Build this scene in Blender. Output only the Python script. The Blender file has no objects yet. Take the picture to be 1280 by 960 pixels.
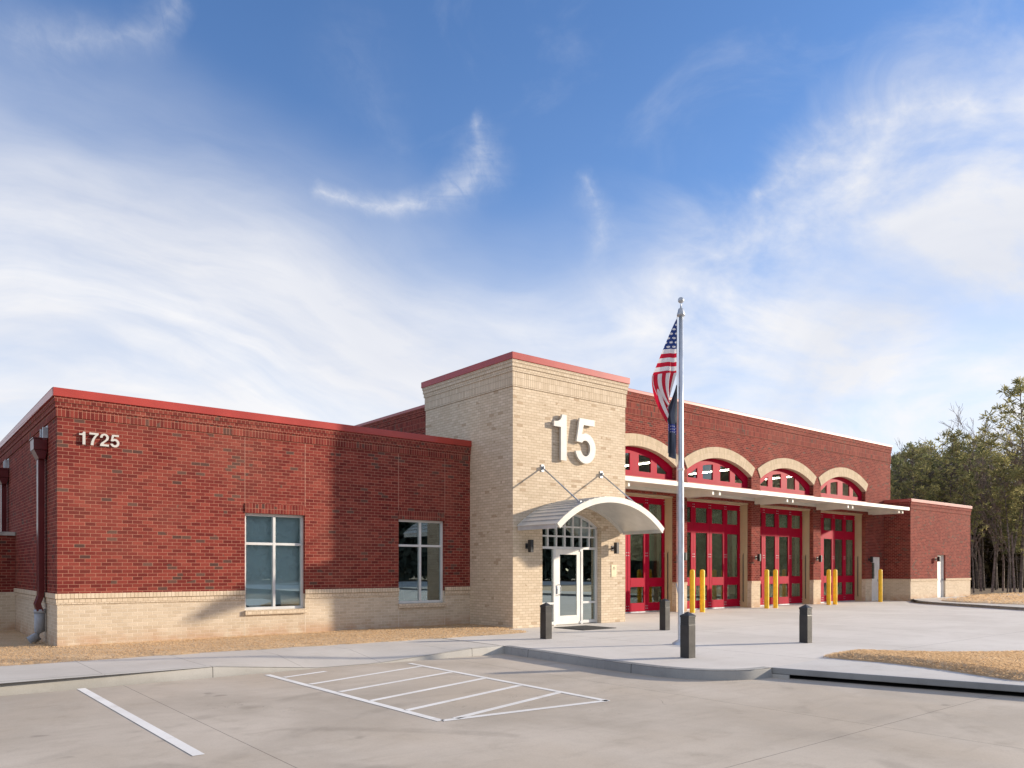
import bpy, bmesh, math, random
from mathutils import Vector, Matrix
import numpy as np
rad = math.radians
random.seed(7)
scn = bpy.context.scene
COL = scn.collection

# ------------------------------------------------------------------ camera
YAW = 0.685
cam_d = bpy.data.cameras.new('camera')
cam_d.sensor_width = 36.0
cam_d.lens = 968.97 / 1280 * 36
cam_d.shift_y = (710.9 - 480) / 1280
cam_d.clip_start = 0.1
cam_d.clip_end = 2000
cam = bpy.data.objects.new('camera', cam_d)
COL.objects.link(cam)
cam.location = (-2.825, -18.16, 1.62)
cam.rotation_euler = (rad(90), 0, -YAW)
scn.camera = cam

# ------------------------------------------------------------------ node helper
class V:
    """a socket with arithmetic"""
    def __init__(s, nt, sock): s.nt, s.s = nt, sock
    def _m(s, op, *a, clamp=False):
        n = s.nt.nodes.new('ShaderNodeMath'); n.operation = op; n.use_clamp = clamp
        for i, x in enumerate((s,) + a):
            if isinstance(x, V): s.nt.links.new(x.s, n.inputs[i])
            else: n.inputs[i].default_value = x
        return V(s.nt, n.outputs[0])
    def __add__(s, o): return s._m('ADD', o)
    __radd__ = __add__
    def __sub__(s, o): return s._m('SUBTRACT', o)
    def __rsub__(s, o): return s._m('MULTIPLY', -1.0)._m('ADD', o)
    def __mul__(s, o): return s._m('MULTIPLY', o)
    __rmul__ = __mul__
    def __truediv__(s, o): return s._m('DIVIDE', o)
    def floor(s): return s._m('FLOOR')
    def fract(s): return s._m('FRACT')
    def mod(s, o): return s._m('FLOORED_MODULO', o)
    def min(s, o): return s._m('MINIMUM', o)
    def max(s, o): return s._m('MAXIMUM', o)
    def abs(s): return s._m('ABSOLUTE')
    def sqrt(s): return s._m('SQRT')
    def pow(s, o): return s._m('POWER', o)
    def gt(s, o): return s._m('GREATER_THAN', o)
    def lt(s, o): return s._m('LESS_THAN', o)
    def clip(s): return s._m('ADD', 0.0, clamp=True)
    def smooth(s, a, b, lo=0.0, hi=1.0):
        n = s.nt.nodes.new('ShaderNodeMapRange'); n.interpolation_type = 'SMOOTHSTEP'
        s.nt.links.new(s.s, n.inputs[0])
        for i, x in enumerate((a, b, lo, hi)): n.inputs[i + 1].default_value = x
        return V(s.nt, n.outputs[0])

def val(nt, x):
    n = nt.nodes.new('ShaderNodeValue'); n.outputs[0].default_value = x
    return V(nt, n.outputs[0])
def xyz(nt, vec):
    n = nt.nodes.new('ShaderNodeSeparateXYZ'); nt.links.new(vec, n.inputs[0])
    return [V(nt, n.outputs[i]) for i in range(3)]
def vec(nt, *a):
    n = nt.nodes.new('ShaderNodeCombineXYZ')
    for i, x in enumerate(a):
        if isinstance(x, V): nt.links.new(x.s, n.inputs[i])
        else: n.inputs[i].default_value = x
    return n.outputs[0]
def noise(nt, v, scale, detail=4, rough=0.5, dist=0.0):
    n = nt.nodes.new('ShaderNodeTexNoise')
    if v is not None: nt.links.new(v, n.inputs['Vector'])
    n.inputs['Scale'].default_value = scale; n.inputs['Detail'].default_value = detail
    n.inputs['Roughness'].default_value = rough; n.inputs['Distortion'].default_value = dist
    return V(nt, n.outputs[0])
def white(nt, v):
    n = nt.nodes.new('ShaderNodeTexWhiteNoise'); n.noise_dimensions = '3D'
    nt.links.new(v, n.inputs[0]); return n
def mix(nt, f, a, b, blend='MIX'):
    n = nt.nodes.new('ShaderNodeMix'); n.data_type = 'RGBA'; n.blend_type = blend
    for i, x in ((0, f), (6, a), (7, b)):
        if isinstance(x, V): nt.links.new(x.s, n.inputs[i])
        elif hasattr(x, 'is_output'): nt.links.new(x, n.inputs[i])
        elif i == 0: n.inputs[0].default_value = x
        else: n.inputs[i].default_value = tuple(x) + (1,) if len(x) == 3 else x
    return n.outputs[2]
def ramp(nt, f, stops):
    n = nt.nodes.new('ShaderNodeValToRGB'); nt.links.new(f.s, n.inputs[0])
    el = n.color_ramp.elements
    while len(el) < len(stops): el.new(0.5)
    for e, (p, c) in zip(el, stops): e.position = p; e.color = tuple(c) + (1,)
    return n.outputs[0]

# ------------------------------------------------------------------ world: sky + thin clouds
SUN_EL, SUN_AZ_VEC = rad(14.7), (0.9125, -0.409)
sun_az = math.atan2(SUN_AZ_VEC[0], SUN_AZ_VEC[1])          # clockwise from +Y
EXPO = 1.06
W = bpy.data.worlds.new('World'); scn.world = W; W.use_nodes = True
nt = W.node_tree; nt.nodes.clear()
sky = nt.nodes.new('ShaderNodeTexSky'); sky.sky_type = 'NISHITA'; sky.sun_disc = False
sky.sun_elevation = SUN_EL; sky.sun_rotation = sun_az
sky.air_density = 1.0; sky.dust_density = 0.3; sky.ozone_density = 3.0
tc = nt.nodes.new('ShaderNodeTexCoord')
D = tc.outputs['Generated']
dx, dy, dz = xyz(nt, D)
sy, cy = math.sin(YAW), math.cos(YAW)
fw = dx * sy + dy * cy
rt = dx * cy - dy * sy
AZ = rt._m('ARCTAN2', fw)                                   # azimuth from north-east facade view
hyp = (fw * fw + rt * rt).sqrt()
EL = dz._m('ARCTAN2', hyp)
def sky_ae(u, v):                                           # bearing and height of a cloud feature
    x, y = (u - 640) / 968.97, (710.9 - v) / 968.97
    return math.atan(x), math.atan(y / math.hypot(1, x))
# the veil's upper edge as a curve of bearing
edge = [(-700, 260), (-300, 120), (0, 45), (150, 88), (300, 160), (450, 240), (560, 292), (640, 330), (750, 330), (830, 310), (890, 310),
        (950, 250), (1000, 170), (1060, 100), (1130, 35), (1280, -40), (1600, 0), (2600, 200)]
A0, A1 = -1.2, 1.2
fc = nt.nodes.new('ShaderNodeFloatCurve')
cm = fc.mapping.curves[0]
pts = [((sky_ae(u, v)[0] - A0) / (A1 - A0), sky_ae(u, v)[1]) for u, v in edge]
while len(cm.points) < len(pts): cm.points.new(0.5, 0.5)
for p_, (a, b) in zip(cm.points, pts): p_.location = (a, b)
fc.mapping.update()
t_az = ((AZ - A0) / (A1 - A0)).clip()
nt.links.new(t_az.s, fc.inputs['Value']); fc.inputs['Factor'].default_value = 1
E_EDGE = V(nt, fc.outputs[0])
warp = noise(nt, vec(nt, AZ * 2.2, EL * 3.0, 0.0), 1.0, 3, 0.5)
depth = E_EDGE - EL + (warp - 0.5) * 0.22                   # how far under the veil's edge
st1 = noise(nt, vec(nt, AZ * 1.6, depth * 9.0, 3.1), 1.0, 6, 0.55, 0.4)
st2 = noise(nt, vec(nt, AZ * 5.0 + EL * 2.0, depth * 22.0, 7.7), 1.0, 6, 0.6, 0.6)
fib = noise(nt, vec(nt, AZ * 7.0 - EL * 9.0, EL * 16.0 + AZ * 4.0, 1.3), 1.0, 8, 0.62, 1.0)
cum = noise(nt, vec(nt, AZ * 4.5 - EL * 1.5, EL * 8.0 + AZ * 2.5, 5.5), 1.0, 8, 0.58, 0.5)
right = AZ.smooth(0.0, 0.3)
st1 = st1 * (1.0 - right) + cum * right
st2 = st2 * (1.0 - right) + cum * right
veil = (depth + (cum - 0.5) * right * 0.3).smooth(-0.09, 0.17)
veil2 = veil * (st1.smooth(0.25, 0.72, 0.60, 1.10)) * (st2.smooth(0.2, 0.75, 0.88, 1.06)) * (fib.smooth(0.25, 0.7, 0.92, 1.04))
low = EL.smooth(0.02, 0.46, 0.92, 0.0)                      # whiter towards the horizon
cover = veil2.max(low * st1.smooth(0.2, 0.7, 0.72, 1.05))
thin = noise(nt, vec(nt, AZ * 3.0 + EL * 3.0, EL * 7.0 - AZ * 2.0, 9.0), 1.0, 7, 0.6, 0.8)
cover = cover.max(thin.smooth(0.5, 0.85, 0.0, 0.22))
# the distinct wisps, each a feathered streak of cloud
wn = noise(nt, vec(nt, AZ * 14.0, EL * 14.0, 2.0), 1.0, 5, 0.6)
wn2 = noise(nt, vec(nt, AZ * 14.0, EL * 14.0, 12.0), 1.0, 5, 0.6)
AW, EW = AZ + (wn - 0.5) * 0.05, EL + (wn2 - 0.5) * 0.035
def wisp(points, strength):
    out = None
    for (u0, v0, w0), (u1, v1, w1) in zip(points[:-1], points[1:]):
        a, e = sky_ae(u0, v0); b, f = sky_ae(u1, v1)
        ba, bf = b - a, f - e; L2 = ba * ba + bf * bf
        t = (((AW - a) * ba + (EW - e) * bf) / L2).clip()
        px_, py_ = AW - a - t * ba, EW - e - t * bf
        d = (px_ * px_ + py_ * py_).sqrt()
        w = t * ((w1 - w0) / 969) + w0 / 969
        m = (1.0 - d / w).clip()
        m = m * m
        out = m if out is None else out.max(m)
    return out * strength
fine = noise(nt, vec(nt, AZ * 40.0 + EL * 25.0, EL * 30.0 - AZ * 12.0, 4.4), 1.0, 6, 0.65, 0.8)
fibw = fib.smooth(0.3, 0.66, 0.35, 1.0) * fine.smooth(0.25, 0.7, 0.45, 1.05)
ws = wisp([(400, 240, 16), (440, 250, 18), (480, 257, 20), (520, 255, 24), (552, 244, 32), (580, 226, 44), (600, 204, 50), (606, 182, 40), (600, 158, 20)], 0.72)
ws = ws.max(wisp([(735, 228, 16), (742, 262, 34), (750, 300, 40)], 0.45))
ws = ws.max(wisp([(945, 242, 16), (985, 218, 34), (1050, 168, 46), (1140, 132, 56), (1210, 128, 40)], 0.42))
ws = ws.max(wisp([(222, 6, 24), (200, 34, 34), (150, 46, 30), (30, 48, 44)], 0.34))
ws = ws.max(wisp([(440, 60, 90), (470, 130, 80), (500, 190, 40)], 0.10))
cover = (cover + ws * fibw * 0.8 + EL.smooth(0.2, 0.7, 0.06, 0.0)).clip()
behind = (fw.smooth(0.25, -0.45) * 0.75).max(EL.smooth(0.72, 1.05, 0.0, 0.62))   # unseen cloud added overhead and behind the viewer to whiten the ground light
cover = cover.max(behind * cum.smooth(0.25, 0.7, 0.6, 1.1)).clip()
cover = cover * dz.smooth(-0.02, 0.02)
# shade within the cloud
bright = noise(nt, vec(nt, AZ * 2.0, depth * 6.0, 21.0), 1.0, 5, 0.5).smooth(0.25, 0.75)
c_hi = (0.70, 0.70, 0.715); c_lo = (0.50, 0.53, 0.61)
ccol = mix(nt, (bright * 0.75 + EL.smooth(0.1, 0.5, 0.5, 0.0)).clip(), c_lo, c_hi)
bg_s = nt.nodes.new('ShaderNodeBackground'); bg_c = nt.nodes.new('ShaderNodeBackground')
tint = mix(nt, 1.0, sky.outputs[0], (0.82, 0.97, 1.20), 'MULTIPLY')
nt.links.new(tint, bg_s.inputs[0]); bg_s.inputs[1].default_value = 0.090
nt.links.new(ccol, bg_c.inputs[0]); bg_c.inputs[1].default_value = 0.66
mx = nt.nodes.new('ShaderNodeMixShader'); nt.links.new(cover.s, mx.inputs[0])
nt.links.new(bg_s.outputs[0], mx.inputs[1]); nt.links.new(bg_c.outputs[0], mx.inputs[2])
wo = nt.nodes.new('ShaderNodeOutputWorld'); nt.links.new(mx.outputs[0], wo.inputs[0])

# ------------------------------------------------------------------ sun, exposure
sd = bpy.data.lights.new('sun', 'SUN'); sd.energy = 3.7; sd.angle = rad(1.6); sd.color = (1.0, 0.87, 0.70)
so = bpy.data.objects.new('sun', sd); COL.objects.link(so)
S = Vector((SUN_AZ_VEC[0] * math.cos(SUN_EL), SUN_AZ_VEC[1] * math.cos(SUN_EL), math.sin(SUN_EL))).normalized()
so.rotation_euler = S.to_track_quat('Z', 'Y').to_euler(); so.location = (30, -30, 40)
vs = scn.view_settings
vs.view_transform = 'Standard'; vs.look = 'None'; vs.gamma = 1; vs.use_curve_mapping = False; vs.exposure = EXPO
scn.cycles.use_denoising = True
scn.cycles.max_bounces = 8; scn.cycles.transparent_max_bounces = 16
scn.cycles.sample_clamp_indirect = 6

# ------------------------------------------------------------------ materials
def new_mat(name):
    m = bpy.data.materials.new(name); m.use_nodes = True
    nt = m.node_tree; nt.nodes.clear()
    b = nt.nodes.new('ShaderNodeBsdfPrincipled'); o = nt.nodes.new('ShaderNodeOutputMaterial')
    nt.links.new(b.outputs[0], o.inputs[0]); return m, nt, b, o
def bump(nt, b, h, strength, dist):
    n = nt.nodes.new('ShaderNodeBump'); n.inputs['Strength'].default_value = strength; n.inputs['Distance'].default_value = dist
    nt.links.new(h.s, n.inputs['Height']); nt.links.new(n.outputs[0], b.inputs['Normal'])
def objvec(nt):
    n = nt.nodes.new('ShaderNodeTexCoord'); return n.outputs['Object']
def plain(name, col, rough=0.5, metal=0.0, var=0.08, nscale=6, spec=0.5, bumpy=0.0):
    m, nt, b, o = new_mat(name)
    v = objvec(nt); n = noise(nt, v, nscale, 5, 0.6)
    c2 = tuple(min(1, x * (1 - 2 * var)) for x in col); c1 = tuple(min(1, x * (1 + var)) for x in col)
    nt.links.new(mix(nt, n.smooth(0.3, 0.7), c2, c1), b.inputs['Base Color'])
    r = n * 0.2 + (rough - 0.1); nt.links.new(r.s, b.inputs['Roughness'])
    b.inputs['Metallic'].default_value = metal; b.inputs['Specular IOR Level'].default_value = spec
    if bumpy: bump(nt, b, noise(nt, v, nscale * 8, 4, 0.6), bumpy, 0.01)
    return m

def brick(name, stops, mortar, w=0.2035, h=0.0762, mw=0.009, off=0.5, dark=None, darkp=0.0, soil=None):
    m, nt, b, o = new_mat(name)
    uvn = nt.nodes.new('ShaderNodeUVMap')
    u, v, _ = xyz(nt, uvn.outputs[0])
    row = (v / h).floor()
    uu = u / w + row.mod(2.0) * off
    col = uu.floor()
    fu = uu.fract() * w; fv = (v / h).fract() * h
    d = fu.min(w - fu).min(fv.min(h - fv))
    mask = d.smooth(mw / 2 - 0.002, mw / 2 + 0.002)
    wn = white(nt, vec(nt, col, row, 0.37))
    r1 = V(nt, wn.outputs[0])
    c3 = xyz(nt, wn.outputs[1])
    bc = ramp(nt, r1, stops)
    if dark:
        clus = noise(nt, vec(nt, u * 1.0, v * 1.6, 4.0), 1.0, 2, 0.5)
        thr = clus.smooth(0.42, 0.72, darkp * 0.35, darkp * 4.0)
        isd = c3[1].lt(thr)
        bc = mix(nt, isd * 0.8, bc, mix(nt, c3[2], dark[0], dark[1]))
    grain = noise(nt, vec(nt, u, v, 0.0), 60, 3, 0.6)
    bc = mix(nt, grain.smooth(0.3, 0.7, 0.0, 0.22), bc, (0.02, 0.015, 0.012))
    big = noise(nt, vec(nt, u, v, 8.0), 0.55, 4, 0.55)
    bc = mix(nt, big.smooth(0.4, 0.75, 0.0, 0.12), bc, mortar)                  # pale bloom in patches
    mc = mix(nt, noise(nt, vec(nt, u, v, 3.0), 5, 3).smooth(0.3, 0.7), tuple(x * 0.8 for x in mortar), mortar)
    fc_ = mix(nt, mask, mc, bc)
    if soil:
        low = v.smooth(0.02, 0.42, 1.0, 0.0) * noise(nt, vec(nt, u, v, 6.0), 2.2, 4).smooth(0.3, 0.65)
        fc_ = mix(nt, low * 0.6, fc_, soil)
    nt.links.new(fc_, b.inputs['Base Color'])
    b.inputs['Roughness'].default_value = 0.85
    b.inputs['Specular IOR Level'].default_value = 0.08
    bump(nt, b, mask + grain * 0.15 + r1 * 0.12, 0.5, 0.006)
    return m

RED = [(0.0, (0.140, 0.022, 0.020)), (0.35, (0.185, 0.031, 0.026)), (0.7, (0.228, 0.041, 0.032)), (1.0, (0.28, 0.058, 0.043))]
RMORT = (0.44, 0.215, 0.15)
DARKB = ((0.065, 0.045, 0.040), (0.12, 0.078, 0.062))
TAN = [(0.0, (0.64, 0.52, 0.38)), (0.4, (0.69, 0.565, 0.42)), (0.8, (0.73, 0.605, 0.455)), (1.0, (0.77, 0.64, 0.49))]
TMORT = (0.76, 0.67, 0.55)
M = {}
M['red'] = brick('red_brick', RED, RMORT, dark=DARKB, darkp=0.036)
M['red_sol'] = brick('red_soldier_brick', RED, RMORT, w=0.0762, h=0.2035, off=0.0, dark=DARKB, darkp=0.04)
M['red_hdr'] = brick('red_header_brick', RED, RMORT, w=0.1017, h=0.0762, off=0.5, dark=DARKB, darkp=0.03)
M['tan'] = brick('tan_brick', [(p_, tuple(x * 0.9 for x in c_)) for p_, c_ in TAN], TMORT, soil=(0.42, 0.22, 0.12))
M['tan_twr'] = brick('tan_tower_brick', TAN, (0.45, 0.34, 0.225), dark=((0.50, 0.37, 0.25), (0.46, 0.34, 0.23)), darkp=0.03)
M['tan_sol'] = brick('tan_soldier_brick', TAN, (0.36, 0.27, 0.18), w=0.0762, h=0.2, off=0.0)
M['tan_hdr'] = brick('tan_header_brick', TAN, (0.42, 0.32, 0.22), w=0.1017, h=0.0762, off=0.5)
M['tan_ring'] = brick('tan_arch_brick', [(0, (0.56, 0.45, 0.31)), (0.5, (0.62, 0.50, 0.36)), (1, (0.68, 0.55, 0.40))], (0.52, 0.42, 0.30), w=0.0762, h=0.2, mw=0.008, off=0.0)
M['coping'] = plain('red_metal_coping', (0.40, 0.050, 0.036), 0.42, 0.0, 0.06, 1.2, 0.4)
M['copingb'] = plain('pale_red_metal_coping', (0.38, 0.08, 0.062), 0.4, 0.0, 0.06, 1.2, 0.7)  # slightly paler red for the bay block, annex and arch sills
for k_, cw in (('coping', 1.0), ('copingb', 1.0)):
    b_ = next(n for n in M[k_].node_tree.nodes if n.type == 'BSDF_PRINCIPLED')
    b_.inputs['Specular IOR Level'].default_value = 0.2; b_.inputs['Coat Weight'].default_value = cw * 0.5; b_.inputs['Coat Roughness'].default_value = 0.13
M['darkred'] = plain('dark_red_metal', (0.10, 0.008, 0.010), 0.32, 0.0, 0.08, 3)
M['door_red'] = plain('red_door_paint', (0.37, 0.002, 0.026), 0.55, 0.0, 0.06, 2.5, 0.08)
M['door_gap'] = plain('dark_rubber_seal', (0.035, 0.010, 0.028), 0.6)
M['tanpaint'] = plain('tan_painted_steel', (0.52, 0.40, 0.245), 0.5, 0, 0.05, 1.5)
M['alum'] = plain('clear_aluminium', (0.68, 0.68, 0.67), 0.38, 0.15, 0.05, 2)
M['galv'] = plain('galvanised_steel', (0.46, 0.49, 0.53), 0.42, 0.5, 0.14, 5)
M['pvc'] = plain('grey_plastic_boot', (0.34, 0.37, 0.42), 0.5, 0, 0.1, 4)
M['white'] = plain('white_paint', (0.80, 0.77, 0.71), 0.45, 0, 0.05, 2)
M['whited'] = plain('white_steel_door', (0.82, 0.81, 0.78), 0.5, 0, 0.06, 2)
M['cream'] = plain('cream_metal', (0.66, 0.63, 0.56), 0.42, 0, 0.05, 1.5)
M['canopy'] = plain('silver_canopy_metal', (0.60, 0.60, 0.58), 0.36, 0.25, 0.06, 2)
M['digit'] = plain('cast_metal_digit', (0.57, 0.55, 0.51), 0.42, 0.0, 0.04, 3)
M['black'] = plain('black_metal', (0.022, 0.022, 0.024), 0.45, 0, 0.15, 8)
M['bronze'] = plain('dark_bronze_paint', (0.030, 0.027, 0.026), 0.45, 0, 0.15, 6)
M['yellow'] = plain('yellow_plastic_sleeve', (0.92, 0.54, 0.012), 0.42, 0, 0.08, 5)
M['cap'] = plain('precast_cap', (0.45, 0.43, 0.40), 0.8, 0, 0.15, 4)
M['sealant'] = plain('joint_sealant', (0.44, 0.22, 0.16), 0.8)
M['sealant_t'] = plain('pale_joint_sealant', (0.68, 0.60, 0.48), 0.8)
M['roof'] = plain('roof_membrane', (0.5, 0.49, 0.47), 0.9, 0, 0.12, 1)
M['pole'] = plain('brushed_aluminium_pole', (0.56, 0.60, 0.66), 0.36, 0.6, 0.05, 6)
M['mat'] = plain('dark_ribbed_mat', (0.032, 0.032, 0.034), 0.9, 0, 0.3, 40)
M['plaque'] = plain('cream_plaque', (0.72, 0.60, 0.38), 0.5)
M['inner'] = plain('block_wall_paint', (0.64, 0.58, 0.48), 0.8, 0, 0.08, 1.5)
M['innerfloor'] = plain('sealed_concrete_floor', (0.30, 0.30, 0.30), 0.35, 0, 0.15, 1)
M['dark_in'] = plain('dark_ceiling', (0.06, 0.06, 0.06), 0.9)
M['blind'] = plain('roller_blind', (0.84, 0.92, 0.95), 0.8, 0, 0.06, 0.8)
M['cabinet'] = plain('black_cabinet', (0.015, 0.016, 0.02), 0.5)
def road_paint():
    m, nt, b, o = new_mat('white_road_paint'); v = objvec(nt)
    wear = noise(nt, v, 2.3, 6, 0.7).smooth(0.52, 0.75, 0.0, 0.5).max(noise(nt, v, 30, 4, 0.7).smooth(0.60, 0.72, 0.0, 0.55))
    c = mix(nt, noise(nt, v, 1.2, 4).smooth(0.3, 0.7), (0.68, 0.665, 0.64), (0.78, 0.77, 0.75))
    nt.links.new(mix(nt, wear, c, (0.46, 0.41, 0.36)), b.inputs['Base Color']); b.inputs['Roughness'].default_value = 0.8; return m
M['paint'] = road_paint()

def emit_mat(name, col, s):
    m = bpy.data.materials.new(name); m.use_nodes = True; nt = m.node_tree; nt.nodes.clear()
    e = nt.nodes.new('ShaderNodeEmission'); e.inputs[0].default_value = tuple(col) + (1,); e.inputs[1].default_value = s
    o = nt.nodes.new('ShaderNodeOutputMaterial'); nt.links.new(e.outputs[0], o.inputs[0]); return m
M['tube'] = emit_mat('lit_tube', (1.0, 0.92, 0.78), 30.0)

def glass(name, tint, refl=1.0, base=0.04):
    m = bpy.data.materials.new(name); m.use_nodes = True; nt = m.node_tree; nt.nodes.clear()
    t = nt.nodes.new('ShaderNodeBsdfTransparent'); t.inputs[0].default_value = tuple(tint) + (1,)
    g = nt.nodes.new('ShaderNodeBsdfGlossy'); g.inputs['Roughness'].default_value = 0.0; g.inputs[0].default_value = (0.82, 0.96, 0.97, 1)
    lw = nt.nodes.new('ShaderNodeFresnel'); lw.inputs[0].default_value = 1.52
    f = (V(nt, lw.outputs[0]) * refl + base).clip()
    x = nt.nodes.new('ShaderNodeMixShader'); nt.links.new(f.s, x.inputs[0])
    nt.links.new(t.outputs[0], x.inputs[1]); nt.links.new(g.outputs[0], x.inputs[2])
    n = noise(nt, objvec(nt), 0.9, 2, 0.4)
    bn = nt.nodes.new('ShaderNodeBump'); bn.inputs['Strength'].default_value = 0.02; bn.inputs['Distance'].default_value = 0.03
    nt.links.new(n.s, bn.inputs['Height']); nt.links.new(bn.outputs[0], g.inputs['Normal'])
    o = nt.nodes.new('ShaderNodeOutputMaterial'); nt.links.new(x.outputs[0], o.inputs[0]); return m
M['glass'] = glass('tinted_window_glass', (0.93, 0.98, 0.99), 1.6, 0.12)
M['archglass'] = glass('dark_arch_glass', (0.42, 0.45, 0.42), 1.0, 0.08)
M['bayglass'] = glass('bay_door_glass', (0.82, 0.83, 0.78), 0.9, 0.03)
M['doorglass'] = glass('entrance_glass', (0.20, 0.26, 0.26), 2.0, 0.30)

def concrete(name, c_lo, c_hi, stain, joints_x=(), joints_y=(), jw=0.009, warm=None, tracks=False):
    m, nt, b, o = new_mat(name)
    v = objvec(nt); X, Y, Z = xyz(nt, v)
    n1 = noise(nt, v, 0.35, 6, 0.6, 0.5); n2 = noise(nt, v, 2.2, 6, 0.65, 0.3); n3 = noise(nt, v, 60, 3, 0.7)
    c = mix(nt, n1.smooth(0.32, 0.68), c_lo, c_hi)
    if warm: c = mix(nt, noise(nt, vec(nt, X * 0.5, Y * 0.28, 5.0), 1.0, 5, 0.55).smooth(0.42, 0.68, 0.0, 0.7), c, warm)
    c = mix(nt, n2.smooth(0.5, 0.78, 0.0, 0.42), c, stain)
    c = mix(nt, noise(nt, vec(nt, X * 0.9, Y * 5.0, 2.0), 1.0, 5, 0.6, 0.6).smooth(0.5, 0.8, 0.0, 0.28), c, stain)   # broom and traffic streaks
    if tracks:
        ring = noise(nt, vec(nt, X * 0.16 + Y * 0.05, Y * 0.9, 12.0), 1.0, 6, 0.6, 1.2)
        c = mix(nt, ring.smooth(0.55, 0.8, 0.0, 0.4), c, tuple(x * 0.62 for x in c_lo))
        worn = noise(nt, v, 1.1, 4, 0.6).smooth(0.45, 0.65)
        for ox, oy, rr in ((5.5, -18.5, 9.6), (5.5, -18.5, 11.2), (-4.0, -16.0, 6.1), (-4.0, -16.0, 7.7), (14.0, -22.0, 10.4), (14.0, -22.0, 12.0)):
            dd = (((X - ox) * (X - ox) + (Y - oy) * (Y - oy)).sqrt() - rr).abs()
            c = mix(nt, dd.smooth(0.05, 0.17, 0.26, 0.0) * worn, c, tuple(x * 0.5 for x in c_lo))     # tyre arcs
        drip = noise(nt, v, 1.7, 2, 0.5)
        c = mix(nt, drip.smooth(0.72, 0.78, 0.0, 0.45), c, tuple(x * 0.45 for x in c_lo))
        hair = (noise(nt, v, 0.55, 5, 0.6, 0.6) - 0.5).abs()
        c = mix(nt, hair.smooth(0.0, 0.0022, 0.5, 0.0) * noise(nt, v, 0.25, 2).smooth(0.5, 0.6), c, (0.1, 0.09, 0.08))
    c = mix(nt, n3.smooth(0.35, 0.75, 0.0, 0.16), c, tuple(x * 0.5 for x in c_lo))
    jm = None
    for ax, lst in ((X, joints_x), (Y, joints_y)):
        for j in lst:
            wob = noise(nt, v, 6.0, 2) * 0.006
            k = (ax - j + wob).abs().lt(jw / 2)
            jm = k if jm is None else jm.max(k)
    if jm is not None: c = mix(nt, jm * 0.72, c, (0.06, 0.055, 0.05))
    nt.links.new(c, b.inputs['Base Color'])
    nt.links.new((n2 * 0.2 + 0.68).s, b.inputs['Roughness']); b.inputs['Specular IOR Level'].default_value = 0.35
    bump(nt, b, n3 + n2 * 0.6, 0.16, 0.006)
    return m
M['lot'] = concrete('parking_concrete', (0.395, 0.343, 0.282), (0.55, 0.485, 0.41), (0.32, 0.272, 0.218),
                    joints_x=(0.07, 5.93, 12.0, -6.0), joints_y=(-14.0, -22.0), warm=(0.48, 0.405, 0.32), tracks=True)
M['walk'] = concrete('sidewalk_concrete', (0.50, 0.472, 0.435), (0.585, 0.555, 0.515), (0.38, 0.355, 0.315),
                     joints_x=(-4.75, -3.2, -1.7, -0.15, 1.4, 3.0, 4.5, 6.15))
M['plaza'] = concrete('plaza_concrete', (0.57, 0.535, 0.495), (0.66, 0.625, 0.585), (0.46, 0.43, 0.39),
                      joints_x=(10.2, 13.7, 18.4, 23.1, 28, 32.9), joints_y=(-5.5, -11.0, -1.0), jw=0.012)
M['curb'] = concrete('curb_concrete', (0.38, 0.365, 0.335), (0.50, 0.48, 0.445), (0.24, 0.225, 0.195), joints_x=(-7.8, -4.75, -1.7, 1.45, 6.52), joints_y=(-6.3, -9.2, -12.6), jw=0.016)
M['curb_shade'] = concrete('shaded_curb_concrete', (0.25, 0.245, 0.235), (0.36, 0.355, 0.34), (0.16, 0.155, 0.145), joints_y=(-6.3, -9.2, -12.6, -15.6), jw=0.02)  # darker curb concrete: shade of the side faces put into the colour
M['slab'] = concrete('inlet_slab_concrete', (0.52, 0.50, 0.48), (0.60, 0.58, 0.555), (0.38, 0.36, 0.33))
M['throat'] = plain('shade_dark_concrete', (0.05, 0.042, 0.036), 0.8)  # near-black colour stands in for the shade under the slab

def grass_mat(name, cols):
    m, nt, b, o = new_mat(name)
    g = nt.nodes.new('ShaderNodeNewGeometry')
    r = V(nt, g.outputs['Random Per Island'])
    nz = noise(nt, objvec(nt), 1.4, 4, 0.6)
    c = ramp(nt, (r * 0.6 + nz * 0.5 - 0.06).clip(), cols)
    nt.links.new(c, b.inputs['Base Color']); b.inputs['Roughness'].default_value = 0.85; b.inputs['Specular IOR Level'].default_value = 0.2
    return m
DRY = [(0.0, (0.47, 0.325, 0.19)), (0.35, (0.58, 0.42, 0.26)), (0.7, (0.65, 0.485, 0.31)), (1.0, (0.72, 0.55, 0.37))]
M['blade'] = None
def soil_mat(name, a, b_, c_):
    m, nt, b, o = new_mat(name); v = objvec(nt)
    c = mix(nt, noise(nt, v, 1.5, 5, 0.6).smooth(0.3, 0.7), a, b_)
    c = mix(nt, noise(nt, v, 22, 4, 0.7).smooth(0.45, 0.7, 0, 0.35), c, c_)
    nt.links.new(c, b.inputs['Base Color']); b.inputs['Roughness'].default_value = 0.95
    bump(nt, b, noise(nt, v, 30, 4, 0.7), 0.15, 0.012); return m
M['thatch'] = soil_mat('dry_thatch', (0.47, 0.335, 0.20), (0.57, 0.42, 0.265), (0.42, 0.29, 0.17))
M['earth'] = soil_mat('forest_floor', (0.13, 0.085, 0.05), (0.20, 0.135, 0.08), (0.07, 0.045, 0.03))
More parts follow.
